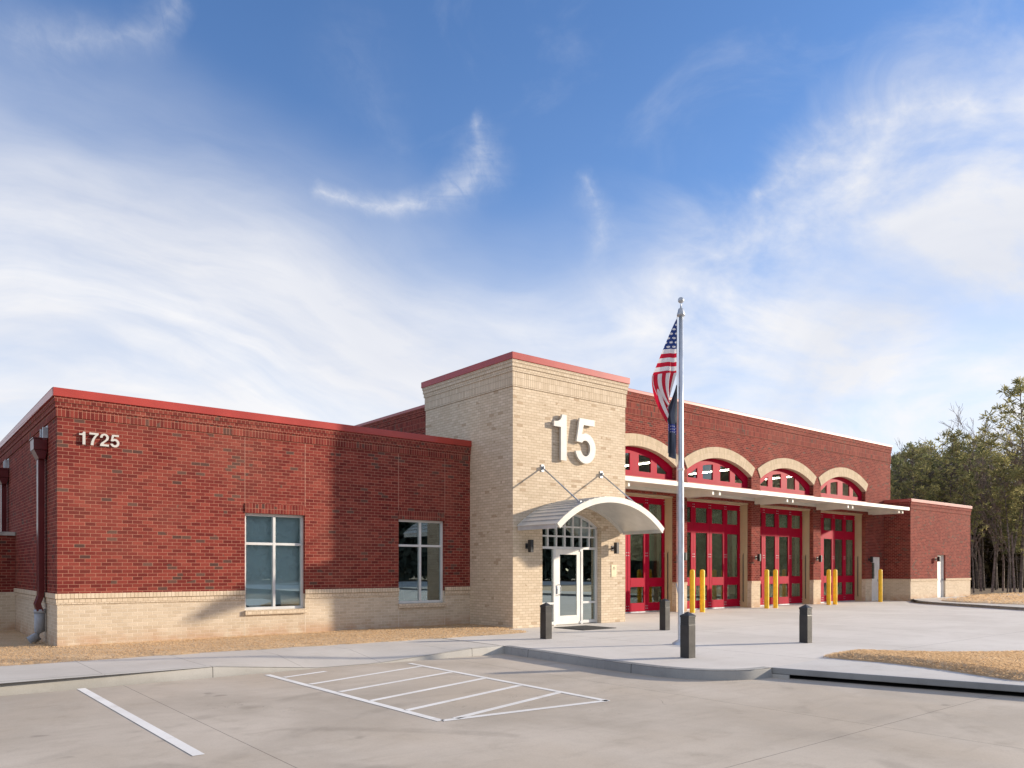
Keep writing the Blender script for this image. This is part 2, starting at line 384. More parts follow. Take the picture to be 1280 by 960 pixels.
def leaf_mat(name, cols, trans=0.25, ri=0.55):
    m = bpy.data.materials.new(name); m.use_nodes = True; nt = m.node_tree; nt.nodes.clear()
    g = nt.nodes.new('ShaderNodeNewGeometry')
    r = V(nt, g.outputs['Random Per Island'])
    nz = noise(nt, objvec(nt), 0.7, 3, 0.5)
    c = ramp(nt, (r * ri + nz * (1.15 - ri) - 0.08).clip(), cols)
    d = nt.nodes.new('ShaderNodeBsdfDiffuse'); t = nt.nodes.new('ShaderNodeBsdfTranslucent')
    nt.links.new(c, d.inputs[0]); nt.links.new(c, t.inputs[0])
    x = nt.nodes.new('ShaderNodeMixShader'); x.inputs[0].default_value = trans
    nt.links.new(d.outputs[0], x.inputs[1]); nt.links.new(t.outputs[0], x.inputs[2])
    o = nt.nodes.new('ShaderNodeOutputMaterial'); nt.links.new(x.outputs[0], o.inputs[0]); return m
M['blade'] = leaf_mat('dry_grass_blade', DRY, 0.5, 0.14)
M['needle'] = leaf_mat('pine_needles', [(0, (0.12, 0.13, 0.066)), (0.4, (0.27, 0.265, 0.115)), (0.75, (0.43, 0.385, 0.175)), (1, (0.56, 0.47, 0.25))], 0.45)
M['needle_d'] = leaf_mat('dark_pine_needles', [(0, (0.085, 0.10, 0.058)), (0.5, (0.19, 0.205, 0.10)), (1, (0.34, 0.325, 0.16))], 0.45)
M['needle_m'] = leaf_mat('far_treeline_leaves', [(0, (0.075, 0.085, 0.06)), (0.5, (0.15, 0.16, 0.11)), (1, (0.24, 0.235, 0.165))], 0.3)
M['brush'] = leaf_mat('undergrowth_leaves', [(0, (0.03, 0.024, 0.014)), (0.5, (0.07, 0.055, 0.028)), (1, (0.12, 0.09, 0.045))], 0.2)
M['bark'] = plain('pine_bark', (0.20, 0.165, 0.14), 0.9, 0, 0.3, 5, 0.2, 0.4)
M['barkg'] = plain('grey_bark', (0.30, 0.235, 0.205), 0.9, 0, 0.25, 6, 0.2, 0.3)

# ------------------------------------------------------------------ mesh helpers
def wloc(o):
    v = Vector((0, 0, 0))
    while o is not None: v += o.location; o = o.parent
    return v
class MB:
    """collects faces in world metres with brick-ready UVs, links them as ONE mesh object"""
    def __init__(s): s.v, s.f, s.uv, s.sm, s.mi, s.cur = [], [], [], [], [], 0
    def face(s, pts, uv=None, smooth=False):
        i = len(s.v); pts = [Vector(p) for p in pts]; s.v += pts
        s.f.append(tuple(range(i, i + len(pts)))); s.sm.append(smooth); s.mi.append(s.cur)
        if uv is None:
            n = Vector((0, 0, 0))
            for k in range(len(pts)):
                a, b = pts[k], pts[(k + 1) % len(pts)]
                n += Vector(((a.y - b.y) * (a.z + b.z), (a.z - b.z) * (a.x + b.x), (a.x - b.x) * (a.y + b.y)))
            ax, ay, az = abs(n.x), abs(n.y), abs(n.z)
            if az >= ax and az >= ay: uv = [(p.x, p.y) for p in pts]
            elif ax >= ay: uv = [(p.y, p.z) for p in pts]
            else: uv = [(p.x, p.z) for p in pts]
        s.uv += uv
    def box(s, x0, x1, y0, y1, z0, z1):
        a = [(x0, y0), (x1, y0), (x1, y1), (x0, y1)]
        s.face([(x, y, z1) for x, y in a]); s.face([(x, y, z0) for x, y in a[::-1]])
        for i in range(4):
            (p, q), (r, t) = a[i], a[(i + 1) % 4]
            s.face([(p, q, z0), (r, t, z0), (r, t, z1), (p, q, z1)])
        return s
    def prism(s, poly, f0, f1):
        """poly: list of 2-D points; f0/f1 map a 2-D point to 3-D on each end"""
        a = [f0(p) for p in poly]; b = [f1(p) for p in poly]
        s.face(a[::-1]); s.face(b)
        for i in range(len(poly)):
            j = (i + 1) % len(poly); s.face([a[i], a[j], b[j], b[i]])
        return s
    def tube(s, path, radii, n=8, cap=True, smooth=True):
        rings = []
        for i, p in enumerate(path):
            p = Vector(p)
            d = (Vector(path[min(i + 1, len(path) - 1)]) - Vector(path[max(i - 1, 0)])).normalized()
            up = Vector((0, 0, 1)) if abs(d.z) < 0.9 else Vector((1, 0, 0))
            a = d.cross(up).normalized(); b = a.cross(d)
            r = radii[i] if isinstance(radii, (list, tuple)) else radii
            rings.append([p + (a * math.cos(t) + b * math.sin(t)) * r for t in [2 * math.pi * k / n for k in range(n)]])
        for q, r in zip(rings[:-1], rings[1:]):
            for k in range(n):
                j = (k + 1) % n; s.face([q[k], q[j], r[j], r[k]], smooth=smooth)
        if cap: s.face(rings[0][::-1]); s.face(rings[-1])
        return s
    def lathe(s, c, prof, n=20):
        c = Vector(c)
        for (r0, z0), (r1, z1) in zip(prof[:-1], prof[1:]):
            for k in range(n):
                a, b = 2 * math.pi * k / n, 2 * math.pi * (k + 1) / n
                P = lambda r, z, t: c + Vector((r * math.cos(t), r * math.sin(t), z))
                if r0 < 1e-6: s.face([P(0, z0, 0), P(r1, z1, b), P(r1, z1, a)][::-1], smooth=True)
                elif r1 < 1e-6: s.face([P(r0, z0, a), P(r0, z0, b), P(0, z1, 0)], smooth=True)
                else: s.face([P(r0, z0, a), P(r0, z0, b), P(r1, z1, b), P(r1, z1, a)], smooth=True)
        return s
    def build(s, name, mat, parent=None, bevel=0.0, weld=True, **tags):
        off = wloc(parent) if parent else Vector((0, 0, 0))
        me = bpy.data.meshes.new(name)
        me.from_pydata([tuple(p - off) for p in s.v], [], s.f)
        uvl = me.uv_layers.new(name='UVMap')
        uvl.data.foreach_set('uv', [c for p in s.uv for c in p])
        me.polygons.foreach_set('use_smooth', s.sm)
        for m_ in (mat if isinstance(mat, list) else [mat]): me.materials.append(m_)
        me.polygons.foreach_set('material_index', s.mi)
        if weld:
            bm = bmesh.new(); bm.from_mesh(me)
            bmesh.ops.remove_doubles(bm, verts=bm.verts, dist=0.0004)
            bm.to_mesh(me); bm.free()
        me.update()
        o = bpy.data.objects.new(name, me); COL.objects.link(o)
        if parent: o.parent = parent
        if bevel:
            md = o.modifiers.new('bevel', 'BEVEL'); md.width = bevel; md.segments = 2; md.limit_method = 'ANGLE'; md.angle_limit = rad(40)
        for k, x in tags.items(): o[k] = x
        return o
def tag(o, label, cat, group=None):
    o['label'] = label; o['category'] = cat
    if group: o['group'] = group
    return o
def thing(name, loc, label, cat, group=None):
    o = bpy.data.objects.new(name, None); COL.objects.link(o); o.location = loc; o.empty_display_size = 0.2
    return tag(o, label, cat, group)
def copy_tree(o, parent=None):
    kids = [c for c in bpy.data.objects if c.parent == o]
    c = o.copy(); COL.objects.link(c); c.parent = parent
    for k in kids: copy_tree(k, c)
    return c

def panel(mb, a0, a1, zb, zt, pos, ops=(), depth=0.0, axis='y', seg=20, back=False):
    """wall sheet in plane y=pos (or x=pos) from a0..a1, z zb..zt, with openings (a,b,z0,top(a)) and reveals going +depth"""
    P = (lambda a, z, d=0.0: (a, pos + d, z)) if axis == 'y' else (lambda a, z, d=0.0: (pos + d, a, z))
    fb = zb if callable(zb) else (lambda a: zb); ft = zt if callable(zt) else (lambda a: zt)
    br = {a0, a1}
    for (p, q, z0, top) in ops:
        n = seg if callable(top) else 1
        for i in range(n + 1): br.add(p + (q - p) * i / n)
    if callable(zt) or callable(zb):
        for i in range(25): br.add(a0 + (a1 - a0) * i / 24)
    br = sorted(b for b in br if a0 - 1e-9 <= b <= a1 + 1e-9)
    def quad(p, q, l0, l1, h0, h1):
        if max(h0 - l0, h1 - l1) < 1e-5: return
        for d in ((0.0, depth) if back else (0.0,)):
            mb.face([P(p, l0, d), P(q, l1, d), P(q, max(h1, l1), d), P(p, max(h0, l0), d)])
    for p, q in zip(br[:-1], br[1:]):
        if q - p < 1e-6: continue
        m = (p + q) / 2; op = next((o for o in ops if o[0] < m < o[1]), None)
        if op is None: quad(p, q, fb(p), fb(q), ft(p), ft(q)); continue
        z0 = op[2]; top = op[3] if callable(op[3]) else (lambda a, t=op[3]: t)
        quad(p, q, fb(p), fb(q), min(max(z0, fb(p)), ft(p)), min(max(z0, fb(q)), ft(q)))
        quad(p, q, min(max(top(p), fb(p)), ft(p)), min(max(top(q), fb(q)), ft(q)), ft(p), ft(q))
    if depth:
        for (p, q, z0, top) in ops:
            tf = top if callable(top) else (lambda a, t=top: t)
            for e in (p, q):
                l, h = max(z0, fb(e)), min(tf(e), ft(e))
                if h > l: mb.face([P(e, l), P(e, l, depth), P(e, h, depth), P(e, h)])
            if z0 > fb(p) + 1e-6 and z0 < ft(p): mb.face([P(p, z0), P(q, z0), P(q, z0, depth), P(p, z0, depth)])
            n = seg if callable(top) else 1
            for i in range(n):
                a, b = p + (q - p) * i / n, p + (q - p) * (i + 1) / n
                if tf(a) <= ft(a) and tf(a) > fb(a): mb.face([P(a, tf(a)), P(b, tf(b)), P(b, tf(b), depth), P(a, tf(a), depth)])
    return mb

def arch(c, half, spring, rise):
    R = (half * half + rise * rise) / (2 * rise); zc = spring + rise - R
    return (lambda a: zc + math.sqrt(max(R * R - (a - c) ** 2, 0.0))), R, zc

def sheet(poly, z, name, mat, parent=None, **tags):
    bm = bmesh.new()
    vs_ = [bm.verts.new((x, y, z)) for x, y in poly]
    f = bm.faces.new(vs_); bmesh.ops.triangulate(bm, faces=[f])
    bmesh.ops.recalc_face_normals(bm, faces=bm.faces)
    for f in bm.faces:
        if f.normal.z < 0: f.normal_flip()
    me = bpy.data.meshes.new(name); bm.to_mesh(me); bm.free(); me.materials.append(mat)
    o = bpy.data.objects.new(name, me); COL.objects.link(o)
    if parent: o.parent = parent
    for k, x in tags.items(): o[k] = x
    return o

# ------------------------------------------------------------------ the setting
LOTZ = -0.16
def terrain():
    mb = MB()
    xs = [-400, -120, -60, -30, 0, 20, 34, 36, 38, 40, 44, 50, 60, 80, 110, 160, 260, 420]
    ys = [-420, -220, -130, -90, -60, -40, -25, -12, -4, 0, 5, 15, 40, 80, 150, 400]
    def h(x, y):
        z = -0.32
        if x > 36 and y > -60: z = -0.32 + 0.30 * min(1, (x - 36) / 4)
        if y > -4 and x <= 36: z = min(z, -0.3)
        return z
    for i in range(len(xs) - 1):
        for j in range(len(ys) - 1):
            q = [(xs[i], ys[j]), (xs[i + 1], ys[j]), (xs[i + 1], ys[j + 1]), (xs[i], ys[j + 1])]
            mb.face([(x, y, h(x, y)) for x, y in q], smooth=True)
    mb.build('ground', M['earth'], kind='structure')
terrain()
sheet([(-70, -5.25), (9.6, -5.25), (9.6, -10.0), (10.9, -11), (11.2, -18.3), (13, -24), (13, -75), (-70, -75)], LOTZ, 'parking_lot', M['lot'], kind='structure')
lot = bpy.data.objects['parking_lot']

def line(name, p, q, w, mat=M['paint']):
    p, q = Vector((p[0], p[1], 0)), Vector((q[0], q[1], 0)); d = (q - p).normalized(); n = Vector((-d.y, d.x, 0)) * w / 2
    mb = MB(); z = Vector((0, 0, LOTZ + 0.004))
    mb.face([p - n + z, q - n + z, q + n + z, p + n + z])
    return mb.build(name, mat, lot)
W4 = 0.105
line('stripe', (-0.50, -5.20), (-0.46, -10.55), 0.115)
line('stripe', (2.22, -5.50), (2.27, -10.62), W4)
line('stripe', (4.90, -5.66), (4.77, -10.90), W4)
for (p, q) in (((2.3, -5.99), (3.17, -5.72)), ((2.31, -6.96), (4.82, -6.17)), ((2.33, -7.92), (4.80, -7.17)), ((2.30, -8.88), (4.78, -8.14)),
               ((2.30, -9.79), (4.74, -9.09)), ((2.48, -10.60), (4.74, -9.97)), ((2.28, -10.62), (4.80, -10.88))):
    line('stripe', p, q, W4)

def curbed(name, poly, path, z, mat, curb_mat, drop):
    """a raised slab: top sheet, rounded nosing and vertical face along path (path runs with the slab on its left)"""
    o = sheet(poly, z, name, mat, kind='structure')
    return o
def nosing(path, side, z0, z1, name, mat, tapers=None, r=0.03):
    """kerb face under the slab edge; side=+1 when the open side is left of the path"""
    mb = MB(); pts = [Vector((x, y, 0)) for x, y in path]; nr = []
    for i in range(len(pts)):
        d = (pts[min(i + 1, len(pts) - 1)] - pts[max(i - 1, 0)]).normalized(); nr.append(Vector((-d.y, d.x, 0)) * side)
    prof = [(-0.16, 0.003), (-r, 0.003), (-r * 0.3, -r * 0.25), (0.0, -r), (0.012, None)]
    u = 0
    for i in range(len(pts) - 1):
        L = (pts[i + 1] - pts[i]).length
        def P(k, j):
            o_, dz_ = prof[j]; zt = z1 if tapers is None else tapers[k]
            return pts[k] + nr[k] * o_ + Vector((0, 0, (zt + dz_) if dz_ is not None else z0))
        for j in range(len(prof) - 1):
            mb.face([P(i, j), P(i + 1, j), P(i + 1, j + 1), P(i, j + 1)], smooth=True)
        u += L
    return mb.build(name, mat, kind='structure')

# sidewalk with its dropped ramp
def walk_z(x, y):
    up = 1.0
    if 1.45 < x < 6.5:
        a = min(1, max(0, (x - 1.5) / 1.75)); b = min(1, max(0, (6.5 - x) / 2.1))
        k = min(a, b); t = min(1, max(0, (-4.0 - y) / 1.1)); up = 1 - k * t
    return LOTZ + 0.012 + (0.16 - 0.012) * up if up < 1 else 0.0
def sidewalk():
    mb = MB()
    xs = [-30, -12, -6, -3, -1, 0.5, 1.44, 1.5] + [1.5 + 0.25 * i for i in range(1, 21)] + [6.52, 6.7, 7.05, 7.36]
    xs = sorted(set(round(x, 3) for x in xs)); ys = [-2.6, -3.0, -3.5, -4.0, -4.2, -4.4, -4.6, -4.8, -5.0, -5.12]
    for i in range(len(xs) - 1):
        for j in range(len(ys) - 1):
            q = [(xs[i], ys[j + 1]), (xs[i + 1], ys[j + 1]), (xs[i + 1], ys[j]), (xs[i], ys[j])]
            q = [(x, y - max(0, min(1, (x - 1.5) / 5)) * 0.32 * (j_ / 9.0), walk_z(x, y)) for (x, y), j_ in zip(q, (j + 1, j + 1, j, j))]
            mb.face(q, smooth=True)
    return mb.build('sidewalk', M['walk'], kind='structure')
sidewalk()
cp = [(-30, -5.0), (-6, -5.0), (-1.5, -5.02), (0, -5.06), (1.0, -5.1), (1.5, -5.12)] + [(1.5 + 0.25 * i, -5.12 - 0.32 * 0.25 * i / 5) for i in range(1, 21)] + [(6.52, -5.44), (6.9, -5.45), (7.33, -5.46)]
nosing(cp, -1, LOTZ - 0.05, 0.0, 'curb', M['curb'], tapers=[walk_z(x, -5.12) for x, y in cp])

CORNER = [(7.33, -5.46), (7.28, -6.3), (7.22, -7.3), (7.15, -8.3), (7.12, -9.2), (7.14, -9.8), (7.26, -10.25), (7.48, -10.6), (7.78, -10.85), (8.1, -10.98), (8.5, -11.02)]
ISL = [(10.42, -10.83), (11.1, -10.70), (11.7, -10.68), (12.0, -11.3), (12.5, -11.95), (13.4, -12.6), (14.1, -12.95), (16.5, -15.0), (19, -19), (20.5, -26), (21, -60)]
FAR = [(36.93, -1.0), (36.0, -1.45), (35.2, -2.0), (34.4, -2.85), (33.7, -3.95), (32.9, -5.4), (31.7, -7.5), (30.3, -10.5), (29.3, -15), (29, -24), (29, -60)]
plaza_poly = CORNER + [(10.42, -10.9)] + [(x, y - 0.05) for x, y in ISL[1:]] + [(35.5, -60), (35.5, -24), (36, -15), (38, -8), (38, 1.5), (14.0, 1.5), (14.0, -1.5), (7.2, -1.5), (7.3, -3.0)]
sheet(plaza_poly, 0.0, 'plaza', M['plaza'], kind='structure')
nosing(CORNER, -1, LOTZ - 0.05, 0.0, 'curb', M['curb_shade'])

# storm drain inlet: slab cantilevered over a dark throat
drain = thing('storm_drain', (9.6, -14.5, LOTZ), 'long concrete curb inlet slab with a dark slot under its edge', 'storm drain')
FR = [(8.52, -11.0), (9.48, -14.35), (10.65, -18.5), (11.7, -22.5)]
BK = [(10.55, -10.88), (11.25, -14.3), (12.3, -18.5), (13.2, -22.5)]
sl = MB(); n_ = len(FR)
for i in range(n_ - 1):
    a, b, c, d = FR[i], FR[i + 1], BK[i + 1], BK[i]
    sl.face([(a[0], a[1], .001), (b[0], b[1], .001), (c[0], c[1], .001), (d[0], d[1], .001)])
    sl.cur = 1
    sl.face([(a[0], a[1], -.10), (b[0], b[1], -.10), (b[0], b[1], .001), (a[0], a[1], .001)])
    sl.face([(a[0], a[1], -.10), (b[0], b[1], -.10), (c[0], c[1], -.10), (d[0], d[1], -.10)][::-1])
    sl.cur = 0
sl.face([(FR[0][0], FR[0][1], -.10), (FR[0][0], FR[0][1], .001), (BK[0][0], BK[0][1], .001), (BK[0][0], BK[0][1], -.10)])
sl.build('slab', [M['slab'], M['curb_shade']], drain, bevel=0.012)
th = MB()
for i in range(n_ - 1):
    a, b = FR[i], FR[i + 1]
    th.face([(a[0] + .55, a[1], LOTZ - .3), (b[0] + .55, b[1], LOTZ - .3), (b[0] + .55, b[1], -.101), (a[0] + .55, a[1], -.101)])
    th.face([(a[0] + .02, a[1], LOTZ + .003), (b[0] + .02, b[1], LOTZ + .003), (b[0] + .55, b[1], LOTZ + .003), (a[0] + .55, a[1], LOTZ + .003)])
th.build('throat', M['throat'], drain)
eb = MB().prism([(8.5, -11.01), (8.62, -10.97), (8.66, -11.25), (8.56, -11.30)], lambda p: (p[0], p[1], LOTZ - .02), lambda p: (p[0], p[1], -.102))
eb.build('end_wall', M['curb'], drain)

# far kerb, walkway and grass by the annex
far_top = FAR + [(60, -60), (60, -2.6), (44.6, -0.85), (36.93, -0.85)]
sheet(far_top, 0.115, 'walkway', M['walk'], kind='structure')
nosing(FAR, -1 if False else 1, -0.05, 0.115, 'curb', M['curb'], tapers=[0.02, 0.05, 0.09] + [0.115] * (len(FAR) - 3))

# dry grass: thatch sheet + blades, one object each
def inside(p, poly):
    x, y = p; c = False
    for i in range(len(poly)):
        (x0, y0), (x1, y1) = poly[i], poly[i - 1]
        if (y0 > y) != (y1 > y) and x < (x1 - x0) * (y - y0) / (y1 - y0) + x0: c = not c
    return c
def dist_edge(p, poly):
    p = Vector(p); m = 9
    for i in range(len(poly)):
        a, b = Vector(poly[i - 1]), Vector(poly[i]); ab = b - a
        t = max(0, min(1, (p - a).dot(ab) / max(ab.length_squared, 1e-9))); m = min(m, (p - a - ab * t).length)
    return m
def grass(name, poly, z, mound, count, hgt, step=0.14, clip=None):
    rng = random.Random(len(poly) * 13 + count)
    bm = bmesh.new(); vs_ = [bm.verts.new((x, y, z)) for x, y in poly]
    f = bm.faces.new(vs_); bmesh.ops.triangulate(bm, faces=[f])
    bmesh.ops.subdivide_edges(bm, edges=[e for e in bm.edges if e.calc_length() > 0.5], cuts=5, use_grid_fill=True)
    for v in bm.verts:
        d = dist_edge((v.co.x, v.co.y), poly)
        v.co.z = z + mound * min(1, d / 0.35) + (rng.random() - 0.5) * 0.012 - (0.02 if d < 0.01 else 0)
    bmesh.ops.recalc_face_normals(bm, faces=bm.faces)
    for f in bm.faces: f.smooth = True
    me = bpy.data.meshes.new(name); bm.to_mesh(me); bm.free()
    base_v = [tuple(v.co) for v in me.vertices]; base_f = [tuple(p.vertices) for p in me.polygons]
    V_, F_ = list(base_v), list(base_f); nb = len(F_)
    xs = [p[0] for p in poly]; ys = [p[1] for p in poly]; k = 0
    while k < count:
        x, y = rng.uniform(min(xs), max(xs)), rng.uniform(min(ys), max(ys))
        if clip and not clip(x, y): 
            continue
        if not inside((x, y), poly): continue
        k += 1; d = dist_edge((x, y), poly)
        zz = z + mound * min(1, d / 0.35); a = rng.uniform(0, 6.28); h = hgt * rng.uniform(0.4, 1.25) * (1.25 if d < .12 else 1); lean = rng.uniform(1.2, 3.6) * h
        wx, wy = math.cos(a) * .0016, math.sin(a) * .0016; b = rng.uniform(0, 6.28)
        i = len(V_)
        V_ += [(x - wx, y - wy, zz - .005), (x + wx, y + wy, zz - .005), (x + math.cos(b) * lean * .4 + wx * .7, y + math.sin(b) * lean * .4 + wy * .7, zz + h * .65), (x + math.cos(b) * lean, y + math.sin(b) * lean, zz + h)]
        F_ += [(i, i + 1, i + 2), (i, i + 2, i + 3)]
    me2 = bpy.data.meshes.new(name); me2.from_pydata(V_, [], F_)
    me2.materials.append(M['thatch']); me2.materials.append(M['blade'])
    mi = [0] * nb + [1] * (len(F_) - nb); me2.polygons.foreach_set('material_index', mi)
    me2.polygons.foreach_set('use_smooth', [True] * nb + [False] * (len(F_) - nb)); me2.update()
    o = bpy.data.objects.new(name, me2); COL.objects.link(o); return o
def wob(a, b, n, amp, seed):
    r = random.Random(seed); out = []
    for i in range(n):
        t = i / n; out.append((a[0] + (b[0] - a[0]) * t + r.uniform(-amp, amp) * .4, a[1] + (b[1] - a[1]) * t + r.uniform(-amp, amp)))
    return out
strip = wob((-9, -2.86), (1.2, -2.9), 14, .03, 1) + wob((1.2, -2.86), (4.4, -3.02), 8, .04, 2) + wob((4.4, -3.05), (9.7, -3.28), 12, .04, 3) + [(9.95, -3.2), (10.05, -2.9), (9.98, -2.4), (10.42, -1.97), (10.42, .02), (0.02, .02), (-.02, 6.3), (-9, 6.3)]
g1 = grass('dry_grass', strip, 0.012, 0.035, 60000, 0.018, clip=lambda x, y: y < 0.3 or random.random() < .15)
g1['kind'] = 'stuff'; tag(g1, 'strip of dry straw coloured grass along the foot of the brick wing', 'grass')
isl = ISL[:9] + [(17, -19.5), (12.6, -19.5), (10.95, -16.5), (10.1, -14.6), (9.85, -14.05), (10.05, -13.6), (10.3, -13.0), (10.48, -12.4), (10.55, -11.8), (10.5, -11.2)]
g2 = grass('dry_grass', isl, 0.012, 0.085, 42000, 0.020, clip=lambda x, y: y > -15.2)
g2['kind'] = 'stuff'; tag(g2, 'island of dry brown grass behind the storm drain slab', 'grass')
fg = [(34.3, -4.2), (35.2, -3.0), (36.6, -2.3), (40.5, -2.15), (42.4, -1.2), (46, -1.0), (60, -1.5), (60, -40), (32, -40), (32.0, -16), (33, -10.5), (34.0, -7)]
g3 = grass('dry_grass', fg, 0.118, 0.05, 9000, 0.06, clip=lambda x, y: y > -12 and x < 50)
g3['kind'] = 'stuff'; tag(g3, 'far patch of dry grass in front of the woods', 'grass')

# ------------------------------------------------------------------ the fire station
ST = thing('fire_station', (0, 0, 0), 'single storey red and tan brick fire station with four red arched bay doors', 'building')
WX, TX0, TX1, TY0, TY1, TZ = 10.44, 10.44, 14.89, -1.96, 2.35, 7.455
WZ, WT = 5.314, 1.105
BY, BX0, BX1, BZ = 0.475, 13.63, 37.63, 7.99
AX0, AX1, AY, AZ_ = 36.93, 44.37, -0.837, 5.11
LWALL = []
def lipped(mb, z0, z1, out, x0, x1, y, side_x=None, ymax=None):
    """a projecting band: front along y, optionally returning along x=side_x (facing -x)"""
    mb.box(x0 - (out if side_x is not None else 0), x1, y - out, y + 0.02, z0, z1)
    if side_x is not None: mb.box(side_x - out, side_x + 0.02, y + 0.02, ymax, z0, z1)
# --- office wing
wins = [(3.87, 5.375, 0.62, 2.945), (8.055, 9.56, 0.655, 2.965)]
mb = MB(); panel(mb, 0, WX, WT - .105, 4.74, 0.0, wins, .19); panel(mb, 0, 14, WT - .105, 4.74, 0.0, (), 0, 'x')
mb.build('wing_brick_wall', M['red'], ST)
mb = MB(); panel(mb, 0, WX, -.2, WT - .105, 0.0, wins, .19); panel(mb, 0, 14, -.2, WT - .105, 0.0, (), 0, 'x')
mb.build('wing_base_wall', M['tan'], ST)
segs = [(-.0, 3.87), (5.375, 8.055), (9.56, WX)]
for i, (a, b) in enumerate(segs):
    mb = MB(); lipped(mb, 1.0, WT, .038, a, b, 0, 0.0 if i == 0 else None, 14); mb.build('water_table', M['tan_sol'], ST)
    mb = MB(); lipped(mb, .885, .999, .02, a, b, 0, 0.0 if i == 0 else None, 14); mb.build('water_table', M['tan_hdr'], ST)
mb = MB(); lipped(mb, 4.74, 4.92, .022, 0, WX, 0, 0.0, 14); mb.build('soldier_course', M['red_sol'], ST)
mb = MB(); lipped(mb, 4.921, 5.03, .04, 0, WX, 0, 0.0, 14); lipped(mb, 5.031, 5.14, .055, 0, WX, 0, 0.0, 14); mb.build('corbel_course', M['red_hdr'], ST)
mb = MB(); lipped(mb, 5.141, WZ, .085, 0, WX - .001, 0, 0.0, 14)
mb.box(WX - .09, WX - .001, 0.021, 2.3, 5.16, WZ + .02)
mb.build('coping', M['coping'], ST, bevel=.006)
MB().face([(0, 0.02, 5.2), (WX, .02, 5.2), (WX, 14, 5.2), (0, 14, 5.2)]).__class__
mb = MB(); mb.face([(0, 0.02, 5.2), (14, .02, 5.2), (14, 14, 5.2), (0, 14, 5.2)]); mb.build('roof', M['roof'], ST)
for (x0, x1, z0, z1) in wins:
    mb = MB(); mb.box(x0 - .0, x1, -.024, .02, z1, z1 + .225); mb.build('lintel', M['red_sol'], ST)
    mb = MB(); mb.box(x0 - .01, x1 + .02, -.055, .19, z0 - .10, z0 + .012); mb.build('sill', M['tan_hdr'], ST, bevel=.006)
    fr = MB(); y0, y1 = .10, .19; t = .062
    fr.box(x0, x0 + t, y0, y1, z0, z1); fr.box(x1 - t, x1, y0, y1, z0, z1)
    fr.box(x0 + t, x1 - t, y0, y1, z1 - t, z1); fr.box(x0 + t, x1 - t, y0, y1, z0 + .013, z0 + .08)
    cx = (x0 + x1) / 2; zm = z0 + 1.60
    fr.box(cx - t / 2, cx + t / 2, y0 - .003, y1, z0 + .08, z1 - t)
    fr.box(x0 + t, cx - t / 2, y0, y1, zm - t / 2, zm + t / 2); fr.box(cx + t / 2, x1 - t, y0, y1, zm - t / 2, zm + t / 2)
    w = fr.build('window', M['alum'], ST, bevel=.004)
    for (a, b) in ((x0 + t, cx - t / 2), (cx + t / 2, x1 - t)):
        for (c, d) in ((z0 + .08, zm - t / 2), (zm + t / 2, z1 - t)):
            MB().box(a, b, .145, .151, c, d).build('pane', M['glass'], w)
    if x0 < 5:
        MB().box(x0 - .05, x1 + .05, .30, .305, z0 + .12, z1 + .1).build('roller_blind', M['blind'], w)
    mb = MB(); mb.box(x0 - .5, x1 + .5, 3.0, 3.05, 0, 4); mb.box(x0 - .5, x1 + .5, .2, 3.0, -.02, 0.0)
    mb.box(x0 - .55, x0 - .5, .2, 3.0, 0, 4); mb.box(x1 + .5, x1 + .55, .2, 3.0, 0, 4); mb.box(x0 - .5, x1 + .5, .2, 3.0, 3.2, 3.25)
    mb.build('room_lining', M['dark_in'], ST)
    for jx in (x0, x1):
        MB().box(jx - .006, jx + .006, -.002, .01, z1 + .226, 4.739).build('control_joint', M['sealant'], ST)
        MB().box(jx - .006, jx + .006, -.002, .01, 0, z0 - .11).build('control_joint', M['sealant_t'], ST)
# --- entrance tower
ARC, AR_R, AR_Z = arch(12.675, 1.17, 2.84, .40)
ent = (11.505, 13.845, 0.0, ARC)
mb = MB()
panel(mb, TX0, TX1, -.2, 6.56, TY0, [(11.505, 13.845, -.2, ARC)], .2); panel(mb, TY0, TY1, -.2, 6.56, TX0, (), 0, 'x')
panel(mb, TY0, TY1, -.2, 6.56, TX1, (), 0, 'x'); panel(mb, TX0, TX1, 5, 6.56, TY1)
mb.build('tower_wall', M['tan_twr'], ST)
def tband(z0, z1, out, mat, name):
    mb = MB(); mb.box(TX0 - out, TX1 + out, TY0 - out, TY1 + out, z0, z1); return mb.build(name, mat, ST)
tband(6.561, 6.762, .022, M['tan_sol'], 'soldier_course'); tband(6.763, 6.96, .0225, M['tan_sol'], 'soldier_course')
tband(6.961, 7.08, .045, M['tan_hdr'], 'corbel_course'); tband(7.081, 7.19, .065, M['tan_hdr'], 'corbel_course'); tband(7.191, 7.27, .08, M['tan_hdr'], 'corbel_course')
mb = MB(); mb.box(TX0 - .105, TX1 + .105, TY0 - .105, TY1 + .105, 7.271, TZ); mb.build('coping', M['coping'], ST, bevel=.008)
# entrance: aluminium storefront with arched transom
EY = -1.80; fd = .10
door = MB(); y0, y1 = EY, EY + fd
L, Rr = 11.505, 13.845
inner, _, _ = arch(12.675, 1.17 - .075, 2.80, .375)
